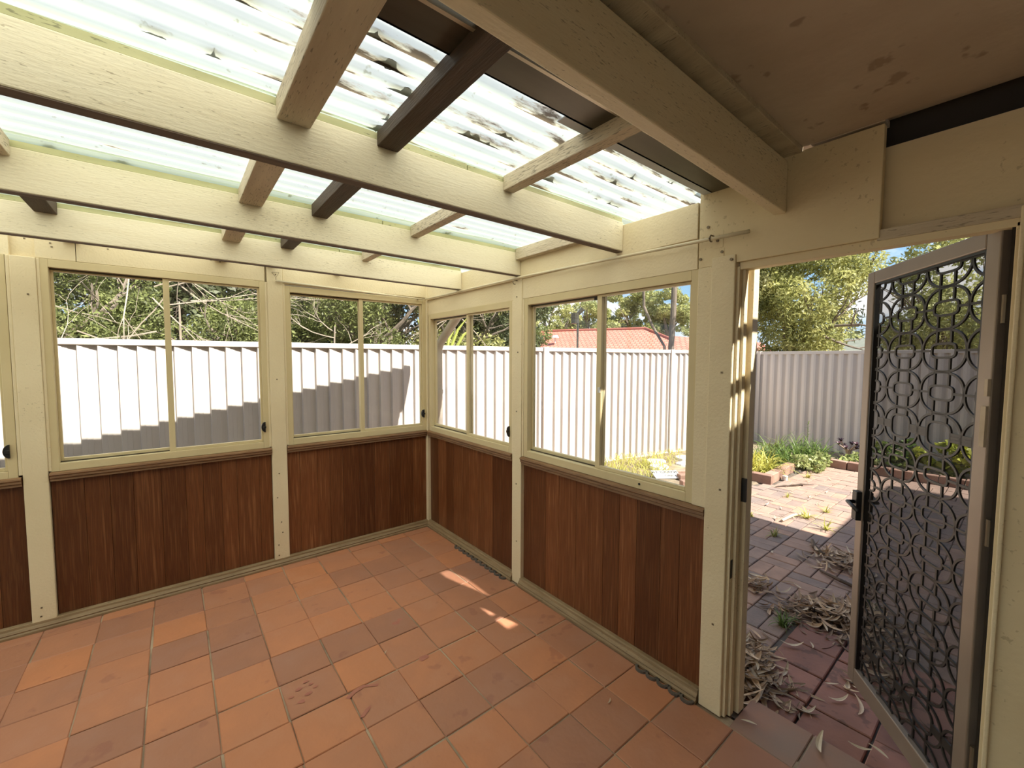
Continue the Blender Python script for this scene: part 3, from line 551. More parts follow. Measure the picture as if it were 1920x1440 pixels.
# ================================================================ SCREEN DOOR
HX, HY, ANG = 0.03, -3.43, math.radians(36)
du = Vector((math.cos(ANG), math.sin(ANG), 0)); dn = Vector((-math.sin(ANG), math.cos(ANG), 0)); dz = Vector((0, 0, 1))
def D(u, w, z): return Vector((HX, HY, 0)) + du*u + dn*w + dz*z
door = empty('door_1', (HX, HY, 0.09), 'open bronze aluminium screen door with cast circle lattice and dark flyscreen', 'door', kind='structure')
LW, Z0, Z1, ST = 0.685, 0.09, 1.935, 0.052
def dbox(m, u0, u1, w0, w1, z0, z1): return m.obox(D((u0+u1)/2, (w0+w1)/2, (z0+z1)/2), du, dn, dz, (abs(u1-u0)/2, abs(w1-w0)/2, abs(z1-z0)/2))
for nm, a in (('hinge_stile', (0.0, ST, -0.012, 0.014, Z0, Z1)), ('lock_stile', (LW-ST, LW, -0.012, 0.014, Z0, Z1)), ('top_rail', (ST, LW-ST, -0.012, 0.014, Z1-ST, Z1)), ('bottom_rail', (ST, LW-ST, -0.012, 0.014, Z0, Z0+0.075))):
    m = MB(); dbox(m, *a); m.build(nm, M['bronze'], door, 0.004)
m = MB(); dbox(m, LW-ST-0.008, LW-ST, -0.008, 0.010, Z0+0.075, Z1-ST); dbox(m, ST, ST+0.008, -0.008, 0.010, Z0+0.075, Z1-ST); dbox(m, ST, LW-ST, -0.008, 0.010, Z1-ST-0.008, Z1-ST); m.build('screen_bead', M['black'], door)
me = bpy.data.meshes.new('m'); me.from_pydata([D(ST, -0.006, Z0+.07), D(LW-ST, -0.006, Z0+.07), D(LW-ST, -0.006, Z1-ST), D(ST, -0.006, Z1-ST)], [], [(0, 1, 2, 3)]); me.materials.append(M['screen']); link('flyscreen', me, door)
lat = MB(); UA, UB, ZA, ZB = ST+0.006, LW-ST-0.006, Z0+0.078, Z1-ST-0.006
PU, PV = 0.206, 0.1432
def clipline(pts):
    run = []
    for (u, z) in pts:
        if UA <= u <= UB and ZA <= z <= ZB: run.append((u, z))
        else:
            if len(run) > 1: yield run
            run = []
    if len(run) > 1: yield run
def bar(pts, wd=0.0078):
    for run in clipline(pts): lat.sweep([D(u, 0.0, z) for u, z in run], dn, wd, 0.0055)
def seg(a, b, wd=0.0078, n=14): bar([(a[0]+(b[0]-a[0])*k/n, a[1]+(b[1]-a[1])*k/n) for k in range(n+1)], wd)
for r in range(-1, 13):
    zc = 1.730 - PV*r
    thick = r in (3, 10)
    hz = 0.042 if thick else 0.024
    for uc in (0.015, 0.221, 0.427, 0.633):
        ell = []
        for k in range(49):
            an = 2*PI*k/48; ca, sa = math.cos(an), math.sin(an)
            ell.append((uc+0.1015*math.copysign(abs(ca)**0.86, ca), zc+0.0705*math.copysign(abs(sa)**0.86, sa)))
        bar(ell)
        st = []
        for k in range(33):
            an = 2*PI*k/32; ca, sa = math.cos(an), math.sin(an); st.append((uc+0.056*math.copysign(abs(ca)**0.55, ca), zc+hz*math.copysign(abs(sa)**0.55, sa)))
        bar(st)
        for s in (-1, 1):
            seg((uc+s*0.033, zc+hz), (uc+s*0.033, zc+0.069)); seg((uc+s*0.033, zc-hz), (uc+s*0.033, zc-0.069))
            if thick: seg((uc+s*0.056, zc+0.010), (uc+s*0.103, zc+0.010), 0.011); seg((uc+s*0.056, zc-0.010), (uc+s*0.103, zc-0.010), 0.011); seg((uc+s*0.056, zc), (uc+s*0.103, zc), 0.011)
            else: seg((uc+s*0.056, zc), (uc+s*0.103, zc))
setp(lat.build('lattice', M['lattice'], door), 'cast lattice of linked rounded rings')
lk = MB(); dbox(lk, LW-0.046, LW-0.006, -0.03, 0.034, 0.84, 0.97); dbox(lk, LW-0.006, LW+0.012, -0.008, 0.010, 0.86, 0.905); lo = lk.build('lock', M['black'], door, 0.003)
lk = MB(); lk.tube([D(LW-0.024, 0.034, 0.92), D(LW-0.024, 0.058, 0.92), D(LW-0.12, 0.060, 0.905)], 0.008, 10); lk.tube([D(LW-0.024, -0.03, 0.92), D(LW-0.024, -0.055, 0.92), D(LW+0.03, -0.058, 0.935)], 0.008, 10); lk.build('lever_handle', M['black'], lo, smooth=True)
for z in (0.35, 1.05, 1.70):
    m = MB(); m.tube([D(-0.008, 0.0, z-.04), D(-0.008, 0.0, z+.04)], 0.008, 10); m.build('hinge', M['steel'], door)
m = MB(); dbox(m, 0.004, 0.022, 0.014, 0.020, 1.30, 1.42); dbox(m, 0.0, 0.012, 0.014, 0.022, 1.45, 1.50); setp(m.build('peeling_strip', M['paleleaf'], door), 'pale peeling strip')

# ================================================================ OUTDOORS
GZ = -0.05
gr = empty('ground', (10, 5, -0.12), 'dry soil and grass ground outside', 'ground', kind='structure')
m = MB(); m.add([(-40, -40, -0.14), (90, -40, -0.14), (90, 90, -0.14), (-40, 90, -0.14)], [(0, 1, 2, 3)]); m.build('earth', M['soil'], gr)
# raised garden strip between the patio bricks and the fence
m = MB(); gx = np.linspace(2.2, 7.6, 40); gy = np.linspace(-1.5, 1.1, 24); vs = []; fs = []
for x in gx:
    for y in gy: vs.append((x, y, -0.035+0.012*math.sin(x*7+y*3)+0.012*math.sin(y*9-x*4)))
for i in range(39):
    for j in range(23): fs.append((i*24+j, i*24+j+1, (i+1)*24+j+1, (i+1)*24+j))
vs = [(x, y, z if y > -1.36+0.62*max(0, (4.1-x))*0.9 or x > 5.9 else -0.13) for x, y, z in vs]
m.add(vs, fs); m.build('garden_soil', M['soil'], gr)
m = MB(); m.box((5.92, -5.5, -0.13), (7.3, -1.3, -0.02)); m.build('garden_soil', M['soil'], gr)

# ---- brick paving
pat = empty('patio_paving', (2.5, -2.4, GZ), 'basketweave clay brick paving outside the door', 'paving', kind='structure')
MB().box((0.1, -6.0, -0.135), (6.0, 0.6, GZ-0.012)).build('sand_bed', M['sandjoint'], pat)
def brick_mesh(lx, ly, h=0.05, c=0.004):
    a, b = lx/2, ly/2; m = MB()
    m.add([(-a, -b, -h), (a, -b, -h), (a, b, -h), (-a, b, -h), (-a, -b, -c), (a, -b, -c), (a, b, -c), (-a, b, -c), (-a+c, -b+c, 0), (a-c, -b+c, 0), (a-c, b-c, 0), (-a+c, b-c, 0)],
          [(0, 1, 5, 4), (1, 2, 6, 5), (2, 3, 7, 6), (3, 0, 4, 7), (4, 5, 9, 8), (5, 6, 10, 9), (6, 7, 11, 10), (7, 4, 8, 11), (8, 9, 10, 11)])
    return m
U = 0.236; pm = brick_mesh(0.229, 0.112).mesh(M['paver']); cand = []
for i in range(-6, 22):
    for j in range(-16, 14):
        cx, cy = 1.33-0.118+U*i, -2.41+0.118+U*j
        for s in (-1, 1):
            r = (i+j) % 2
            x, y = (cx, cy+s*U/4) if r == 0 else (cx+s*U/4, cy)
            if x < 0.15 or x > 5.85 or y > 0.55: continue
            if x < 1.12 and y < -2.68: continue
            if x > 3.0 and y > -1.42+0.62*max(0, 4.1-x)*0.9: continue
            u, v = px(x, y, GZ)
            seen = (1365 < u < 1900 and 835 < v < 1480) or (1120 < u < 1330 and 850 < v < 960)
            if not seen and not (y > -4.6): continue
            cand.append((0 if seen else 1, (Vector((x, y, GZ))-CAM).length, x, y, r))
cand.sort(); rest = MB(); bm_ = brick_mesh(0.229, 0.112)
for k, (_, _, x, y, r) in enumerate(cand):
    jz = random.uniform(-.003, .003); ja = random.uniform(-.012, .012)+(PI/2 if r else 0)
    if k < 295:
        link('paver', pm, pat, (x, y, GZ+jz), (random.uniform(-.008, .008), random.uniform(-.008, .008), ja))
    else:
        c, s = math.cos(ja), math.sin(ja); rest.add([(x+a*c-b*s, y+a*s+b*c, GZ+jz+z) for a, b, z in bm_.v], bm_.f)
if rest.v: o = rest.build('far_pavers', M['paver'], pat); o['kind'] = 'stuff'
st = empty('doorstep_tiles', (0.6, -3.0, GZ), 'red square tiles laid outside the threshold', 'step tiles', kind='structure')
MB().box((0.2, -4.2, -0.12), (1.13, -2.66, GZ-0.008)).build('mortar_bed', M['sandjoint'], st)
rm = brick_mesh(0.226, 0.226, 0.03).mesh(M['tile_out'])
for i in range(4):
    for j in range(5):
        link('tile', rm, st, (0.305+0.2335*i+random.uniform(-.002, .002), -2.79-0.2355*j+random.uniform(-.002, .002), GZ+0.012+random.uniform(-.002, .003)), (random.uniform(-.01, .01), random.uniform(-.01, .01), random.uniform(-.012, .012)))

# ---- steel fences
def fence(root, a, b, ztop, zbot, name_posts, pitch=0.135, side=1, spb=6, prof=((0.0, 0.0), (0.10, 0.034), (0.36, 0.026), (0.38, 0.023), (0.62, 0.015), (0.64, 0.012), (0.9, 0.003))):
    a, b = Vector(a), Vector(b); L = (b-a).length; e = (b-a)/L; n = Vector((-e.y, e.x, 0))*side   # n points to the viewer's side
    s = 0.0
    while s < L-1e-3:
        s1 = min(s+pitch*spb, L); m = MB(); pts = []
        k0 = int(round(s/pitch)); q = s
        while q < s1-1e-3:
            w_ = min(pitch, s1-q)
            for f_, d_ in prof: pts.append((q+f_*w_, d_))
            q += pitch
        pts.append((s1, 0.0)); vs = []
        for (t_, d_) in pts:
            p0 = a+e*t_+n*d_; vs += [(p0.x, p0.y, zbot), (p0.x, p0.y, ztop-0.03)]
        fs = [(2*i, 2*i+2, 2*i+3, 2*i+1) for i in range(len(pts)-1)]
        m.add(vs, fs); m.build('fence_sheet', M['fence'], root); s = s1
    def rail(z0, z1, nm, off=0.022, hw=0.028):
        c = (a+b)/2+n*off*0.6; m = MB(); m.obox((c.x, c.y, (z0+z1)/2), e, n, Vector((0, 0, 1)), (L/2, hw, (z1-z0)/2)); m.build(nm, M['fence'], root, 0.004)
    rail(ztop-0.055, ztop, 'top_rail'); rail(zbot-0.01, zbot+0.06, 'bottom_rail')
    for sp_ in name_posts:
        c = a+e*sp_+n*0.014; m = MB(); m.obox((c.x, c.y, (ztop+zbot)/2), e, n, Vector((0, 0, 1)), (0.042, 0.046, (ztop-zbot)/2+0.006)); m.build('fence_post', M['fence'], root, 0.004)
ff = empty('steel_fence', (2, 0.9, -0.1), 'long off-white ribbed steel fence behind the windows, in full sun', 'fence', 'garden boundary fences')
A0, A1 = Vector((-4.6, 1.3+0.19*4.6, 0)), Vector((7.1, 1.3-0.19*7.1, 0))
dpos = lambda x: (x+4.6)*math.hypot(1, 0.19)
fence(ff, A0, A1, 1.722, -0.08, [dpos(2.282), dpos(4.777), dpos(7.08), dpos(-0.21+0.0)-0.0] if False else [dpos(2.282), dpos(4.777), dpos(7.05)], side=-1)
f2 = empty('steel_fence', (6.9, -3, -0.1), 'shaded ribbed steel fence beyond the doorway', 'fence', 'garden boundary fences')
fence(f2, (7.1, -0.06, 0), (6.75, -6.2, 0), 1.72, -0.08, [0.06, 2.42, 4.78], side=-1, pitch=0.133, prof=((0.0, 0.0), (0.05, 0.0), (0.12, 0.036), (0.40, 0.040), (0.62, 0.034), (0.80, 0.014), (0.92, 0.003)))

# ---- downpipe outside the room corner
t = empty('downpipe', (0.3, 0.33, 0), 'pale downpipe with slanted offset outside the room corner', 'downpipe')
m = MB(); m.tube([(0.3, 0.345, -0.1), (0.3, 0.345, 1.60), (0.3, 0.34, 1.66), (0.3, 0.30, 1.72), (0.3, 0.02, 1.92), (0.3, -0.35, 2.18)], 0.042, 14); m.build('pipe', M['pipe'], t, smooth=True)
m = MB(); m.tube([(0.3, 0.345, 1.2), (0.3, 0.345, 1.24)], 0.047, 14); m.build('pipe_strap', M['pipe'], t)

# ---- vegetation helpers
def leaf_cloud(centres, radii, n, size, aspect=2.6, squash=0.8, droop=0.0, lo=None):
    """n rhombic leaves gathered in clumps; returns (n,4,3)."""
    c = np.asarray(centres); r = np.asarray(radii); idx = rng.choice(len(c), n, p=(r**2)/(r**2).sum())
    d = rng.normal(size=(n, 3)); d /= np.linalg.norm(d, axis=1)[:, None]; rad = r[idx]*(0.55+0.5*rng.random(n)**0.6)
    p = c[idx]+d*rad[:, None]*np.array([1, 1, squash])
    if lo is not None: p[:, 2] = np.maximum(p[:, 2], lo+rng.random(n)*0.1)
    ax = rng.normal(size=(n, 3))+d*0.7; ax[:, 2] -= droop; ax /= np.linalg.norm(ax, axis=1)[:, None]
    b = np.cross(ax, rng.normal(size=(n, 3))); b /= np.linalg.norm(b, axis=1)[:, None]
    s = size*(0.6+0.8*rng.random(n))[:, None]
    return np.stack([p-ax*s, p+b*s/aspect, p+ax*s, p-b*s/aspect], 1)
def clumps(cx, cy, z0, z1, rx, ry, n, rlo, rhi, topround=True):
    out = []; rr = []
    while len(out) < n:
        a = rng.random()*2*PI; q = math.sqrt(rng.random()); z = z0+(z1-z0)*rng.random()
        f = 1.0
        if topround: f = math.sqrt(max(0.05, 1-((z-(z0+z1)/2)/((z1-z0)/2*1.05))**2))
        out.append((cx+rx*q*f*math.cos(a), cy+ry*q*f*math.sin(a), z)); rr.append(rlo+(rhi-rlo)*rng.random())
    return np.array(out), np.array(rr)
def branches(m, p, d, L, r, depth, spread=0.5, n=3, up_=0.15):
    p = Vector(p); d = Vector(d).normalized(); pts = [p.copy()]; k = 4
    for i in range(k):
        d = (d+Vector((random.gauss(0, .13), random.gauss(0, .13), random.gauss(0, .1)+up_*0.25))).normalized(); p = p+d*(L/k); pts.append(p.copy())
    m.tube(pts, [r*(1-0.45*i/k) for i in range(k+1)], 6 if r > 0.012 else 4, cap=False)
    if depth > 0:
        for i in range(n):
            q = pts[random.randint(2, k)]; nd = (d+Vector((random.gauss(0, spread), random.gauss(0, spread), random.gauss(0, spread*0.7)+up_))).normalized()
            branches(m, q, nd, L*random.uniform(.5, .75), r*0.5, depth-1, spread, n, up_)
def tree(name, label, cat, x, y, ztop, z0, rx, ry, nclump, rl, rh, nleaf, size, mat, group, trunk=True, aspect=2.6, droop=0.0, tr=0.09, base=-0.12, bd=2, lo=None, bmat='bark'):
    t = empty(name, (x, y, base), label, cat, group)
    c, r = clumps(x, y, z0, ztop, rx, ry, nclump, rl, rh)
    link('crown', quads(leaf_cloud(c, r, nleaf, size, aspect, droop=droop, lo=lo), M[mat]), t)
    if trunk:
        m = MB(); zt = z0+(ztop-z0)*0.3; m.tube([(x, y, base), (x+.05, y, (base+zt)/2), (x, y+.04, zt)], [tr, tr*.85, tr*.7], 9)
        for k in range(5): branches(m, (x, y, z0+(ztop-z0)*random.uniform(.0, .3)), (math.cos(k*1.3), math.sin(k*1.3), 0.9), max(rx, ry)*0.8, tr*0.5, bd)
        m.build('trunk', M[bmat], t)
    return t
HG = 'hedge trees behind the left fence'
def fy(x): return 1.3-0.19*x
for (x, off, lab, mt, nl, sz, rx) in (
        (-4.3, 1.7, 'bushy green tree over the fence at the far left edge', 'leaf_hedge', 14000, 0.04, 1.0),
        (-2.9, 1.5, 'green leafy tree over the fence in the left pane of the wide window', 'leaf_hedge', 32000, 0.027, 0.9),
        (-1.0, 1.9, 'bright green bush low behind the fence in the right pane of the wide window', 'leaf_hedge', 16000, 0.028, 0.7),
        (0.55, 1.5, 'bright green leafy tree in the left pane of the corner window on the left wall', 'leaf_hedge', 34000, 0.027, 0.98),
        (2.2, 2.0, 'greyer green tree in the right pane of the corner window on the left wall', 'leaf_cypress', 22000, 0.034, 1.05)):
    tree('hedge_tree', lab, 'tree', x, fy(x)+off, 4.2 if x != -1.0 else 2.15, 1.2, rx, 0.75, 26, 0.28, 0.5, nl, sz, mt, HG, lo=1.0)
for (x, off, lab) in ((-3.6, 3.6, 'shadowy tree behind the leafy one at far left'), (-1.7, 3.8, 'shadowy dark tree behind the bare twigs'), (0.0, 3.7, 'shadowy dark tree behind the two bright green ones'), (1.9, 3.9, 'shadowy tree at the back beside the greyer green one'), (3.6, 3.6, 'tall shadowy tree at the back toward the room corner')):
    tree('backdrop_tree', lab, 'tree', x, fy(x)+off, 5.2, 0.9, 1.35, 0.9, 46, 0.4, 0.7, 26000, 0.060, 'leaf_dark', HG, lo=0.8)
tree('dark_fir', 'dark dense tree behind the fence in the right-wall corner window', 'tree', 3.1, 3.5, 4.2, 0.8, 0.85, 0.8, 40, 0.3, 0.5, 26000, 0.045, 'leaf_dark', HG, lo=0.6)
tree('hedge_tree', 'mid green tree at the left edge of the window beside the door', 'tree', 6.35, 5.70, 3.2, 0.6, 0.55, 0.55, 26, 0.25, 0.4, 9000, 0.045, 'leaf_hedge', HG, lo=0.4)
# bare tangled twigs
for (x, y, z, lab, s) in ((-1.75, 2.2, 2.15, 'tangle of bare pale twigs at the middle of the wide window', 1.7), (-2.75, 2.35, 1.75, 'bare pale branches low at the left of the wide window', 0.9), (-0.25, 1.95, 1.95, 'bare grey twigs between the bright green trees', 0.6), (1.35, 1.75, 2.0, 'single long bare branch in the right pane of the corner window on the left wall', 0.8)):
    t = empty('bare_branches', (x, y, 0), lab, 'branches', 'bare branches over the left fence'); m = MB()
    for k in range(int(9*s)): branches(m, (x+random.gauss(0, .12), y+random.gauss(0, .1), z+random.uniform(-.5, .5)), (random.gauss(0, .9), random.gauss(-.2, .4), random.gauss(-.15, .6)), random.uniform(.5, 1.0)*min(s, 1.0), 0.0085, 2, 0.5, 4, 0.0)
    m.tube([(x, y+.1, -0.12), (x, y+.05, z-.3), (x, y, z)], [0.016, 0.012, 0.008], 6)
    m.v = [(a, max(b, fy(a)+0.12+0.25*(b-fy(a)-0.12) if b > fy(a)+0.12 else fy(a)+0.12+random.random()*0.004), c) if b < fy(a)+0.12 else (a, b, c) for a, b, c in m.v]; m.build('twigs', M['twig'], t)
# strap-leaved plant behind the fence
def strap(m, base, az, L, w_, lean, curl, n=7):
    b = Vector(base); a = Vector((math.cos(az), math.sin(az), 0)); sd = Vector((-a.y, a.x, 0)); vs = []
    for i in range(n+1):
        t = i/n; an = lean+curl*t*t; p = b+(a*math.sin(an)+Vector((0, 0, 1))*math.cos(an))*(L*t); ww = w_*(1-t**2.2)*0.5+0.0006
        vs += [p-sd*ww, p+sd*ww+Vector((0, 0, 0.0))]
    m.add(vs, [(2*i, 2*i+1, 2*i+3, 2*i+2) for i in range(n)])
t = empty('strap_leaf_plant', (1.0, 1.5, 0.9), 'lime yellow strap leaves standing over the fence by the downpipe', 'plant'); m = MB()
for a, b, c in (((1.0, 1.36, 0.9), (1.03, 1.33, 1.7), (1.19, 1.17, 2.10)), ((0.98, 1.37, 0.9), (0.99, 1.36, 1.65), (1.06, 1.30, 1.92)), ((0.95, 1.38, 0.9), (0.92, 1.40, 1.6), (0.88, 1.44, 1.78)), ((0.92, 1.42, 0.9), (0.80, 1.52, 1.75), (0.70, 1.62, 2.08)), ((1.02, 1.34, 0.9), (1.08, 1.28, 1.7), (1.26, 1.12, 1.98))):
    m = MB(); m.tube([a, b, ((b[0]+c[0])/2-.015, (b[1]+c[1])/2+.015, (b[2]+c[2])/2+.03), c], [0.016, 0.022, 0.018, 0.003], 6); m.build('strap_leaf', M['lime'], t)

# far things are placed by bearing and distance from the house
def far(az, dist, slope=0.0):
    a = math.radians(az); return Vector((CAM.x+dist*math.cos(a), CAM.y+dist*math.sin(a), CAM.z+dist*slope))
# big cypress-like tree seen through the doorway
t = far(18.0, 11.6)
tree('cypress_tree', 'big yellow-green feathery tree over the fence in the doorway', 'tree', t.x, t.y, 6.6, 1.45, 1.38, 1.25, 150, 0.28, 0.5, 90000, 0.045, 'leaf_cypress', None, aspect=3.0, droop=0.4, tr=0.13, lo=1.25)
t = far(5.5, 14.5)
tree('hedge_tree', 'green tree over the fence seen through the upper flyscreen', 'tree', t.x, t.y, 6.0, 1.6, 1.6, 1.5, 50, 0.35, 0.6, 16000, 0.07, 'leaf_gum', None, lo=1.4)
# gum with thin dark limbs right of it
g1 = far(11.2, 15.5); t = empty('gum_tree', (g1.x, g1.y, -0.12), 'open blue-grey gum tree with thin dark limbs beside the screen door', 'tree', 'gum trees'); m = MB()
m.tube([far(14.0, 15.5, -0.1), far(13.6, 15.5, 0.03), far(12.9, 15.5, 0.12), far(11.6, 15.5, 0.22), far(10.2, 15.3, 0.30)], [0.10, 0.08, 0.06, 0.05, 0.04], 7); m.tube([far(12.9, 15.5, 0.12), far(11.5, 15.4, 0.15), far(9.5, 15.2, 0.26)], [0.05, 0.04, 0.02], 6)
for k in range(7): branches(m, far(random.uniform(8, 13), 15.4, random.uniform(.14, .3)), (random.gauss(0, 1), random.gauss(0, 1), random.gauss(.3, .5)), 1.3, 0.025, 2)
m.build('trunk', M['bark'], t)
cs = [far(random.uniform(12.4, 14.6), 15.6, random.uniform(.15, .36)) for _ in range(12)]+[far(random.uniform(7, 12), 15.4, random.uniform(.27, .42)) for _ in range(12)]+[far(random.uniform(3, 9), 15.0, random.uniform(.2, .42)) for _ in range(10)]+[far(random.uniform(11.5, 13.6), 15.2, random.uniform(.05, .09)) for _ in range(3)]
link('crown', quads(leaf_cloud([tuple(c) for c in cs], [random.uniform(.35, .6) for _ in cs], 5200, 0.085, 4.0, droop=0.6), M['leaf_blue']), t)
# red roofed house
hs = empty('red_roof_house', far(38, 34), 'neighbouring house with long red tiled roof', 'house')
R1, R2 = far(46.9, 33, 0.066), far(33.7, 31, 0.070); ee = (R2-R1); ee.z = 0; ee.normalize(); nn = Vector((ee.y, -ee.x, 0))
if nn.dot(CAM-R1) < 0: nn = -nn
drop, run_ = 1.6, 3.7
EL, ER = R1-ee*0.9+nn*run_-Vector((0, 0, drop)), R2+ee*3.7+nn*run_-Vector((0, 0, drop+0.1)); BL, BR = R1-ee*0.9-nn*run_-Vector((0, 0, drop)), R2+ee*3.7-nn*run_-Vector((0, 0, drop+.1))
def roofface(vs, mat, parent, nm='roof_face'):
    me = bpy.data.meshes.new('m'); me.from_pydata([tuple(v) for v in vs], [], [tuple(range(len(vs)))]); me.materials.append(mat)
    uv = me.uv_layers.new(); o = vs[0]; x_ = (vs[1]-vs[0]).normalized(); nr = (vs[1]-vs[0]).cross(vs[2]-vs[0]).normalized(); y_ = nr.cross(x_)
    for i, v in enumerate(vs): uv.data[i].uv = ((v-o).dot(x_), (v-o).dot(y_))
    ob = link(nm, me, parent); s = ob.modifiers.new('thick', 'SOLIDIFY'); s.thickness = 0.05; return ob
roofface([EL, ER, R2, R1], M['rooftile'], hs); roofface([BL, EL, R1], M['rooftile'], hs); roofface([ER, BR, R2], M['rooftile'], hs); roofface([BR, BL, R1, R2], M['rooftile'], hs)
for a, b in ((R1, R2), (R1, EL), (R2, ER)):
    m = MB(); m.tube([a+Vector((0, 0, .03)), b+Vector((0, 0, .03))], 0.10, 8); m.build('ridge_cap', M['rooftile'], hs)
m = MB(); cc = (EL+ER+BL+BR)/4; m.obox((cc.x, cc.y, 0.75), ee, nn, Vector((0, 0, 1)), ((ER-EL).length/2-0.6, run_-0.6, 0.95)); m.build('house_wall', M['wallfar'], hs)
v1 = R1+ee*1.9+nn*2.6-Vector((0, 0, 1.0)); m = MB(); m.tube([v1, v1+Vector((0, 0, .35))], 0.05, 8); m.add([v1+Vector((math.cos(a)*.28, math.sin(a)*.28, .35)) for a in np.linspace(0, 2*PI, 12, endpoint=False)]+[v1+Vector((math.cos(a)*.2, math.sin(a)*.2, .52)) for a in np.linspace(0, 2*PI, 12, endpoint=False)], [(i, (i+1) % 12, 12+(i+1) % 12, 12+i) for i in range(12)]+[tuple(range(12, 24))]); m.build('roof_vent', M['white'], hs)
# second wing of the same roof to the right
w1 = empty('red_roof_house', far(26, 26), 'lower red tiled roof seen between the door post and the tree trunk', 'house')
a_, b2_, c2_, d2_ = far(30.2, 27, 0.053), far(20.5, 25, 0.036), far(31.0, 24, 0.020), far(19.5, 22.5, 0.020)
roofface([c2_, d2_, b2_, a_], M['rooftile'], w1)
m = MB(); q = (c2_+d2_)/2; m.obox((q.x+1.2, q.y+.6, 0.85), (d2_-c2_).normalized(), nn, Vector((0, 0, 1)), ((d2_-c2_).length/2-.3, .8, 0.95)); m.build('house_wall', M['wallfar'], w1)
# grey roofed house
w2 = empty('grey_roof_house', far(11, 26), 'dark grey roofed house low beside the screen door', 'house')
a_, b2_, c2_, d2_ = far(13.4, 27, 0.041), far(2, 27, 0.043), far(15.2, 24, 0.014), far(0, 24, 0.014)
roofface([c2_, d2_, b2_, a_], M['greyroof'], w2); m = MB(); q = (c2_+d2_)/2; m.obox((q.x+1.5, q.y, 0.8), Vector((0, 1, 0)), Vector((1, 0, 0)), Vector((0, 0, 1)), (3.0, 1.0, 0.95)); m.build('house_wall', M['wallfar'], w2)
# street light / aerial pole in front of the red roof
t = far(42.35, 22); s_ = empty('light_pole', (t.x, t.y, -0.12), 'thin grey pole with a drum shaped head before the red roof', 'pole'); m = MB(); m.tube([(t.x, t.y, -0.12), (t.x, t.y, 3.9)], 0.055, 8); m.build('pole', M['metal'], s_)
m = MB(); m.tube([(t.x-.12, t.y+.1, 3.4), (t.x-.12, t.y+.1, 3.95)], 0.2, 10); m.tube([(t.x, t.y, 3.9), (t.x+.2, t.y-.15, 4.15)], 0.10, 8); m.build('lamp_head', M['metal'], s_)
# trunks beyond the fence
t = empty('tree_trunk', far(30.7, 10.5), 'straight grey trunk standing behind the fence in front of the red roof', 'trunk'); m = MB(); a = far(30.55, 10.5); b = far(30.2, 10.6)
m.tube([(a.x, a.y, -0.12), (a.x, a.y, 1.6), (a.x+.02, a.y-.03, 2.6), (b.x, b.y, 4.6)], [0.072, 0.068, 0.064, 0.06], 10)
for k in range(3): branches(m, (b.x, b.y, 4.4), (random.gauss(0, .5), random.gauss(0, .5), 1), 1.3, 0.05, 2)
m.build('bark', M['bark'], t)
t = empty('tree_trunk', far(33, 10.8), 'thin leaning trunk left of the straight one', 'trunk'); m = MB(); m.tube([far(31.0, 10.4, -0.15), far(31.3, 10.5, 0.03), far(32.8, 10.8, 0.075), far(33.9, 11, 0.12), far(34.1, 11, 0.19), far(34.2, 11, 0.32)], [0.032, 0.032, 0.034, 0.034, 0.033, 0.03], 8); m.build('bark', M['bark'], t)
# gum trees on the skyline
for (az, dist, top, bot, wd, lab, nc, nl) in ((46.3, 42, .145, .04, 3.8, 'skyline gum tree left of the pole, above the roof end', 44, 12000), (41.0, 44, .135, .055, 2.6, 'small skyline gum tree just right of the pole', 26, 6000), (35.6, 46, .17, .055, 4.0, 'broad rounded skyline gum tree above the red roof', 54, 15000), (31.0, 44, .165, .055, 2.6, 'skyline gum tree behind the straight trunk', 34, 9000),
                                              (25.8, 44, .115, .04, 1.6, 'skyline gum tree at the right edge of the window by the door', 14, 2200), (51.0, 40, .14, .02, 2.6, 'skyline tree at the left edge of the window by the door', 26, 5200), (13.2, 48, .05, .02, 1.5, 'low distant tree above the grey roof', 10, 1500)):
    c = far(az, dist); t = empty('gum_tree', (c.x, c.y, -0.12), lab, 'tree', 'gum trees')
    cs = []; rr = []
    for _ in range(nc):
        a = random.uniform(-1, 1); zz = random.random(); p = far(az, dist+random.uniform(-1.5, 1.5), bot+(top-bot)*zz*math.sqrt(max(0.1, 1-a*a*0.8))); e2 = Vector((-math.sin(math.radians(az)), math.cos(math.radians(az)), 0)); p += e2*a*wd*(0.6+0.4*math.sin(PI*zz)); cs.append(tuple(p)); rr.append(random.uniform(.5, .95))
    link('crown', quads(leaf_cloud(cs, rr, nl, 0.15, 2.4, squash=0.6), M['leaf_gum']), t)
    m = MB(); m.tube([(c.x, c.y, -0.12), tuple(far(az, dist, bot)), tuple(far(az+.6, dist, (bot+top)/2))], [0.25, 0.2, 0.1], 7)
    for k in range(5): branches(m, far(az, dist, bot), (random.gauss(0, .7), random.gauss(0, .7), 1), 2.4, 0.09, 1)
    m.build('trunk', M['bark'], t)

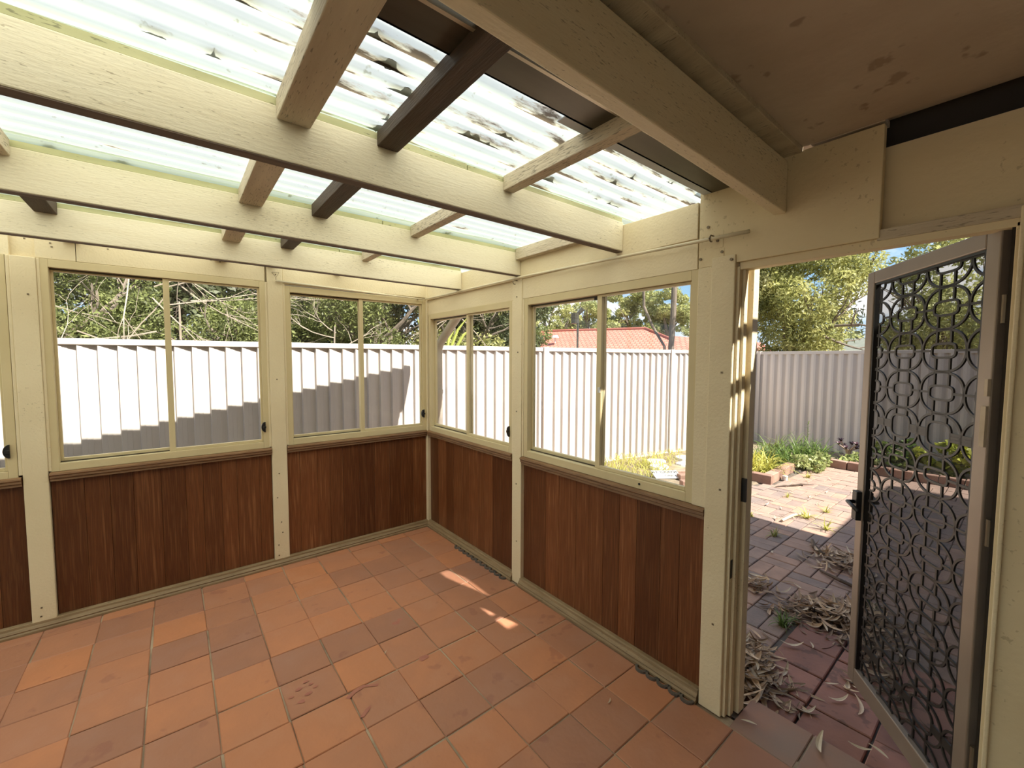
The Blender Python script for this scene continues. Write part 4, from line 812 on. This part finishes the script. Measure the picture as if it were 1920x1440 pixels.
# ---- garden bed: edging bricks, plants
em = brick_mesh(0.225, 0.108, 0.12, 0.006).mesh(M['brick']); EG = 'garden edging bricks'
def edging(x, y, rz, lab, z=0.065): 
    o = link('edging_brick', em, None, (x, y, z), (random.uniform(-.05, .05), random.uniform(-.04, .04), rz)); setp(o, lab, 'brick', EG)
for k in range(3): edging(4.17-0.02*k, -1.32+0.235*k, PI/2+0.1, ('bed edging brick at the sharp corner beside the door post', 'second bed edging brick back from the corner beside the door post', 'third bed edging brick back from the corner beside the door post')[k])
for k in range(4): edging(4.32+0.235*k, -1.37+0.01*k, 0.02+random.uniform(-.05, .05), 'sunny bed edging brick, '+('first', 'second', 'third', 'last')[k]+' from the door post, below the yellow clump')
for k in range(7): edging(5.88+random.uniform(-.01, .01), -1.72-0.237*k, PI/2+random.uniform(-.05, .05), 'shaded bed edging brick along the far bed, '+('first', 'second', 'third', 'fourth', 'fifth', 'sixth', 'seventh')[k]+' from the ivy bend')
edging(3.42, -0.68, 2.55, 'dark edging brick beside the white notice board', 0.05); edging(3.17, -0.86, 2.5, 'dark edging brick nearest the window by the door', 0.05); edging(3.62, -0.50, 2.6, 'dark edging brick behind the white notice board', 0.03)
t = empty('notice_board', (3.25, -0.5, -0.03), 'white printed board lying on the ground outside the window by the door', 'sign')
rz = math.radians(-35); ca, sa = math.cos(rz), math.sin(rz)
bx, by = Vector((ca, sa, 0.0)), Vector((-sa*0.97, ca*0.97, 0.25)).normalized(); bn = bx.cross(by)
m = MB(); m.obox((3.28, -0.47, 0.02), bx, by, bn, (0.18, 0.10, 0.004)); m.build('board', M['white'], t)
def text(s, loc, size, parent, mat):
    cu = bpy.data.curves.new('t', 'FONT'); cu.body = s; cu.size = size; cu.align_x = 'CENTER'; cu.extrude = 0.001; o = bpy.data.objects.new('lettering', cu); COL.objects.link(o)
    dg = bpy.context.evaluated_depsgraph_get(); me = bpy.data.meshes.new_from_object(o.evaluated_get(dg)); bpy.data.objects.remove(o); me.materials.append(mat)
    ob = link('lettering', me, parent, loc); ob.rotation_euler = Matrix((bx, by, bn)).transposed().to_euler(); return ob
text('BY CRANE', Vector((3.28, -0.47, 0.02))+by*0.03+bn*0.006, 0.078, t, M['ink']); text('ONLY', Vector((3.28, -0.47, 0.02))-by*0.06+bx*0.04+bn*0.006, 0.06, t, M['ink'])
for k, (x, y, a) in enumerate(((3.7, -0.1, .3), (4.15, -0.25, 1.2), (3.95, 0.1, 2.0), (4.5, -0.05, .8))):
    m = MB(); n_ = 9; pts = [(x+.2*math.cos(2*PI*i/n_+a)*random.uniform(.7, 1.1), y+.15*math.sin(2*PI*i/n_+a)*random.uniform(.7, 1.1)) for i in range(n_)]
    m.add([(p, q, -0.05) for p, q in pts]+[(x+(p-x)*.9, y+(q-y)*.9, 0.0) for p, q in pts], [tuple(range(n_, 2*n_))]+[(i, (i+1) % n_, n_+(i+1) % n_, n_+i) for i in range(n_)])
    setp(m.build('flat_stone', M['white']), ('flat pale stone nearest the notice board', 'flat pale stone behind the dark edging bricks', 'flat pale stone by the dry grass at the fence foot', 'flat pale stone farthest toward the fence corner')[k], 'stone', 'pale stones in the garden')
def clump(name, label, x, y, n, L, w_, mat, z=-0.03, lean=(0.1, 0.9), curl=(0.2, 1.2), spread=0.08, group=None, cat='plant'):
    t = empty(name, (x, y, z), label, cat, group); m = MB()
    for k in range(n):
        a = random.uniform(0, 2*PI); q = spread*math.sqrt(random.random()); strap(m, (x+q*math.cos(a), y+q*math.sin(a), z), random.uniform(0, 2*PI), L*random.uniform(.6, 1.1), w_, random.uniform(*lean), random.uniform(*curl), 6)
    m.build('leaves', M[mat], t); return t
clump('grass_clump', 'yellow strappy clump behind the sunny brick edging by the door post', 4.62, -1.08, 190, 0.42, 0.018, 'straw', spread=0.24)
clump('grass_clump', 'green strappy clump right of the yellow one', 5.2, -1.02, 170, 0.46, 0.014, 'grass', spread=0.26)
clump('grass_clump', 'taller green strappy clump in the middle of the bed', 5.75, -1.05, 190, 0.52, 0.014, 'grass', spread=0.26)
clump('grass_clump', 'dark green arching clump left of the purple rosettes', 6.2, -1.32, 150, 0.46, 0.013, 'grass', spread=0.2)
for (x, y, n, lab) in ((5.35, -1.38, 260, 'pale trailing ivy patch spilling over the brick edging corner'), (5.75, -1.55, 300, 'pale trailing ivy patch at the bend of the bed edge'), (6.15, -1.85, 260, 'pale trailing ivy patch behind the far edging near the door')):
    t = empty('ivy_patch', (x, y, -0.03), lab, 'ivy'); c = [(x+random.gauss(0, .16), y+random.gauss(0, .1), random.uniform(-.02, .10)) for _ in range(10)]
    link('foliage', quads(leaf_cloud(c, [0.1]*10, n, 0.035, 1.5, 0.7), M['ivy']), t)
t = empty('rosette_plant', (6.6, -1.68, -0.02), 'succulent with bare pink stems and dark purple rosettes by the fence', 'plant'); m = MB(); rs = MB()
tips = []
for k in range(8):
    a = k*0.8; tip = Vector((6.6+0.20*math.cos(a)*random.uniform(.4, 1.1), -1.68+0.20*math.sin(a)*random.uniform(.4, 1.1), random.uniform(.12, .28))); m.tube([(6.6, -1.68, -0.03), (6.6+.03*math.cos(a), -1.68+.03*math.sin(a), 0.12), tip], [0.016, 0.013, 0.009], 6); tips.append(tip)
for tip in tips:
    rs = MB()
    for k in range(12): strap(rs, tip, k*0.9, 0.075, 0.03, 0.5+0.08*(k % 6), 0.3, 3)
    rs.build('rosette', M['rosette'], t)
m.build('stems', M['stem'], t)
for (x, y, r, n, mat, lab) in ((6.35, -2.85, .3, 700, 'shrubyellow', 'yellow-green leafy shrub seen through the flyscreen'), (6.3, -3.3, .32, 700, 'shrubyellow', 'yellow-green shrub closest to the door hinge, seen through the flyscreen'), (6.4, -2.3, .24, 420, 'grass', 'dark leafy plant left of the yellow-green shrubs behind the flyscreen')):
    t = empty('garden_shrub', (x, y, -0.02), lab, 'shrub'); c, rr = clumps(x, y, 0.05, 0.42, r, r, 9, .08, .14)
    link('foliage', quads(leaf_cloud(c, rr, n, 0.045, 1.6), M[mat]), t); m = MB()
    for k in range(4): branches(m, (x, y, -0.03), (random.gauss(0, .4), random.gauss(0, .4), 1), .3, .01, 1)
    m.build('stems', M['stem'], t)
t = empty('tall_weed', (6.5, -1.15, -0.03), 'single thin tall weed against the shaded fence', 'weed'); m = MB(); m.tube([(6.5, -1.15, -0.03), (6.51, -1.14, 0.52)], 0.004, 5)
for k in range(14): strap(m, (6.505, -1.145, 0.16+0.027*k), k*2.4, 0.07, 0.012, 0.9, 0.4, 3)
m.build('leaves', M['grass'], t)
clump('grass_clump', 'dry yellow grass at the fence foot beyond the window by the door', 3.9, 0.28, 230, 0.2, 0.007, 'straw', spread=0.5)
clump('grass_clump', 'thin yellow-green grass nearest the window by the door', 3.35, 0.05, 320, 0.20, 0.007, 'straw', spread=0.5)
clump('grass_clump', 'dry grass below the fence post near the leaning trunk', 4.7, 0.1, 200, 0.16, 0.007, 'straw', spread=0.5)
WG = 'weeds in the brick joints'
for (x, y, n, L, mat, lab) in ((3.15, -2.11, 26, .14, 'straw', 'pale green weed in the sunny bricks, near the stick'), (2.95, -2.33, 18, .15, 'straw', 'pale weed by the corner of the shade line'), (3.5, -2.2, 16, .10, 'straw', 'thin weed right of the stick in the sun'), (3.75, -1.75, 10, .08, 'straw', 'tiny weed in the sunny bricks toward the garden bed'), (2.4, -2.08, 22, .11, 'grass', 'green weed tuft in the shaded bricks below the shade line'), (0.99, -2.62, 30, .12, 'grass', 'green weed tuft at the corner of the red tiles'), (1.62, -2.9, 18, .1, 'grass', 'green weed tuft at the foot of the screen door'), (2.75, -1.75, 10, .07, 'straw', 'low yellow weed beside the door post at the shade line'), (4.9, -1.62, 22, .10, 'straw', 'leafy weed on the paving before the ivy')):
    clump('paving_weed', lab, x, y, n, L, 0.008, mat, GZ, (0.2, 1.1), (0.1, 0.8), 0.02, WG, 'weed')
m = MB(); m.tube([(2.82, -2.0, GZ+.02), (3.05, -2.02, GZ+.025), (3.2, -2.06, GZ+.02)], [0.012, 0.016, 0.014], 7); setp(m.build('stick', M['twig']), 'pale dry stick lying on the sunny bricks', 'stick')
m = MB(); m.tube([(2.55, -2.33, GZ+.012), (2.35, -2.4, GZ+.03), (2.2, -2.55, GZ+.02), (2.15, -2.72, GZ+.012)], [0.012, 0.02, 0.012, 0.006], 7); setp(m.build('bark_strip', M['darkwood']), 'long dark curled bark strip just inside the shade line', 'bark')
m = MB(); m.tube([(1.95, -2.55, GZ+.012), (1.85, -2.7, GZ+.03), (1.8, -2.95, GZ+.015)], [0.008, 0.014, 0.006], 7); setp(m.build('bark_strip', M['darkwood']), 'dark bark strip by the leaf heap near the screen door', 'bark')
m = MB()
for (x, y, a) in ((4.05, -1.52, -.5), (4.15, -1.58, -.45), (4.3, -1.62, -.6)): m.tube([(x, y, GZ+.012), (x+.12*math.cos(a), y+.12*math.sin(a), GZ+.02), (x+.3*math.cos(a), y+.3*math.sin(a), GZ+.008)], [0.005, 0.010, 0.003], 6)
setp(m.build('bark_strip', M['darkwood']), 'dark split bark piece lying on the sunny paving before the brick edging', 'bark')
m = MB(); m.tube([(4.52, -1.47, GZ), (4.52, -1.47, GZ+.055)], [0.028, 0.032], 10); m.tube([(4.52, -1.47, GZ+.055), (4.52, -1.47, GZ+.06)], 0.022, 10); setp(m.build('small_pot', M['white']), 'small pale pot against the sunny brick edging', 'pot')

# ---- fallen leaves
def leaf_mesh(L, w_, bend, fold, mat):
    n = 7; vs = []
    for i in range(n+1):
        t = i/n; ww = w_*math.sin(PI*min(1, t*0.96+0.02))**0.8*0.5+0.0008; x = (t-0.5)*L; y = bend*L*(t-0.5)**2*1.6; z = fold*L*(0.25-(t-0.5)**2)*-1+fold*L*0.25
        vs += [(x, y-ww, z+ww*0.5), (x, y, z), (x, y+ww, z+ww*0.5)]
    fs = []
    for i in range(n): fs += [(3*i, 3*i+1, 3*i+4, 3*i+3), (3*i+1, 3*i+2, 3*i+5, 3*i+4)]
    me = bpy.data.meshes.new('m'); me.from_pydata(vs, [], fs); me.materials.append(mat); return me
LM = [leaf_mesh(random.uniform(.09, .15), random.uniform(.014, .024), random.uniform(-.5, .5), random.uniform(.1, .9), M['dryleaf']) for _ in range(8)]
LP = [leaf_mesh(random.uniform(.065, .10), random.uniform(.012, .019), random.uniform(-.25, .3), random.uniform(.2, .9), M['paleleaf']) for _ in range(5)]
def drop(x, y, z, lab, grp, pale=False, flat=0.25, rz=None, sc=1.0):
    o = link('fallen_leaf', random.choice(LP if pale else LM), None, (x, y, z), (random.gauss(0, flat), random.gauss(0, flat), random.uniform(0, 2*PI) if rz is None else rz)); o.scale = (sc, sc, sc); setp(o, lab, 'leaf', grp)
def heap(cx, cy, sx, sy, hmax, n, nstuff, lab, labst, ang=0.0):
    V = []
    src = [np.array([v.co for v in me.vertices]) for me in LM]; srf = [np.array([p.vertices for p in me.polygons]) for me in LM]
    mb_ = MB()
    def hgt(a, b): return hmax*max(0.0, 1-(a*a+b*b)/4.5)
    for k in range(nstuff):
        a, b = random.gauss(0, 1), random.gauss(0, 1); q = random.randrange(len(LM)); R = Matrix.Rotation(random.uniform(0, 2*PI), 3, 'Z') @ Matrix.Rotation(random.gauss(0, .3), 3, 'X')
        p = Vector((cx+sx*a*math.cos(ang)-sy*b*math.sin(ang), cy+sx*a*math.sin(ang)+sy*b*math.cos(ang), GZ+0.008+hgt(a, b)*random.random()))
        if p.x < 0.14 and p.y > -2.8: continue
        mb_.add([tuple(R @ Vector(v)*0.9+p) for v in src[q]], [tuple(f) for f in srf[q]])
    o = mb_.build('leaf_litter', M['dryleaf']); setp(o, labst, 'leaf litter', kind='stuff')
    for k in range(n):
        a, b = random.gauss(0, 1), random.gauss(0, 1); x, y = cx+sx*a*math.cos(ang)-sy*b*math.sin(ang), cy+sx*a*math.sin(ang)+sy*b*math.cos(ang)
        if x < 0.16 and y > -2.8: x += 0.15
        drop(x, y, GZ+0.02+hgt(a, b), lab, 'leaves on ' + labst[:24], pale=random.random() < 0.25, flat=0.4)
heap(0.40, -2.62, 0.15, 0.10, 0.07, 85, 420, 'dry curled leaf on the leaf heap against the door post', 'heap of dry brown leaves against the door post', ang=0.4)
heap(1.32, -2.80, 0.15, 0.09, 0.06, 60, 300, 'dry curled leaf on the leaf heap beside the screen door', 'heap of dry brown leaves beside the open screen door', ang=-0.9)
heap(2.25, -2.62, 0.12, 0.10, 0.05, 26, 120, 'dry leaf on the small heap near the shade line', 'small heap of leaves and bark near the shade line', ang=0.2)
heap(1.15, -2.98, 0.30, 0.08, 0.03, 24, 120, 'dry leaf lying behind the flyscreen of the door', 'scatter of dry leaves behind the flyscreen', ang=0.3)
heap(1.35, -2.33, 0.07, 0.05, 0.02, 12, 20, 'dry leaf in the small group by the door jamb on the shaded bricks', 'little drift of leaves on the shaded bricks by the jamb', ang=0.1)
for (x, y, z, rz, sc, lab) in ((0.16, -3.02, 0.004, 0.2, 1.25, 'long pale curled leaf on the tiles at the threshold'), (0.05, -2.80, 0.006, 1.9, 0.75, 'small pale leaf on the inside tiles by the door post'), (0.27, -3.13, 0.004, 1.9, 0.8, 'pale leaf at the threshold nearest the bottom rail of the door'), (0.32, -3.18, 0.0, 1.2, 0.9, 'twisted pale leaf beside the bottom rail of the door'),
                               (0.63, -2.945, -0.025, 2.4, 0.7, 'pale curled leaf on the red tile joint'), (0.68, -3.00, -0.03, 0.2, 1.0, 'curved pale leaf on the red tile near the lock stile'), (0.55, -3.0, -0.03, 2.5, 1.0, 'thin pale leaf on the middle red tile'), (0.42, -2.78, -0.03, 0.6, 1.0, 'long pale leaf on the red tile next to the heap by the post'), (0.36, -2.93, -0.03, 2.6, 0.9, 'pale leaf lying along the nearest red tile joint'), (0.88, -2.80, -0.02, 0.5, 0.7, 'white curled leaf on the far red tile'), (0.8, -2.73, -0.025, 2.2, 1.2, 'long thin pale leaf pointing into the heap by the post'), (1.55, -2.53, -0.035, 1.0, 0.7, 'white curled leaf on the shaded bricks'), (1.66, -2.66, -0.035, 2.0, 0.8, 'pale leaf on the shaded bricks left of the screen door'),
                               (1.2, -2.62, -0.035, 0.9, 1.2, 'long pale leaf on the bricks at the tile edge'), (2.0, -2.2, -0.04, 0.3, 0.9, 'pale leaf on the shaded bricks below the shade line'), (1.7, -2.0, -0.04, 0.1, 1.0, 'brown leaf on the shaded bricks by the jamb'), (-0.33, -2.36, 0.006, 0.3, 0.35, 'tiny pale leaf on the floor tiles under the window by the door'), (-2.0, -1.45, 0.006, 0.3, 0.4, 'tiny brown leaf on the floor tiles at lower left'), (-1.0, -1.42, 0.006, 0.8, 0.3, 'tiny pale paint flake on the floor tiles in mid room')):
    drop(x, y, z, lab, None, True, 0.05, rz, sc)
for k in range(26): drop(random.uniform(2.7, 5.2), random.uniform(-2.4, -1.55), GZ+.012, 'small dry leaf scattered on the sunny paving', 'leaves on the sunny paving', random.random() < 0.3, 0.2, None, 0.7)
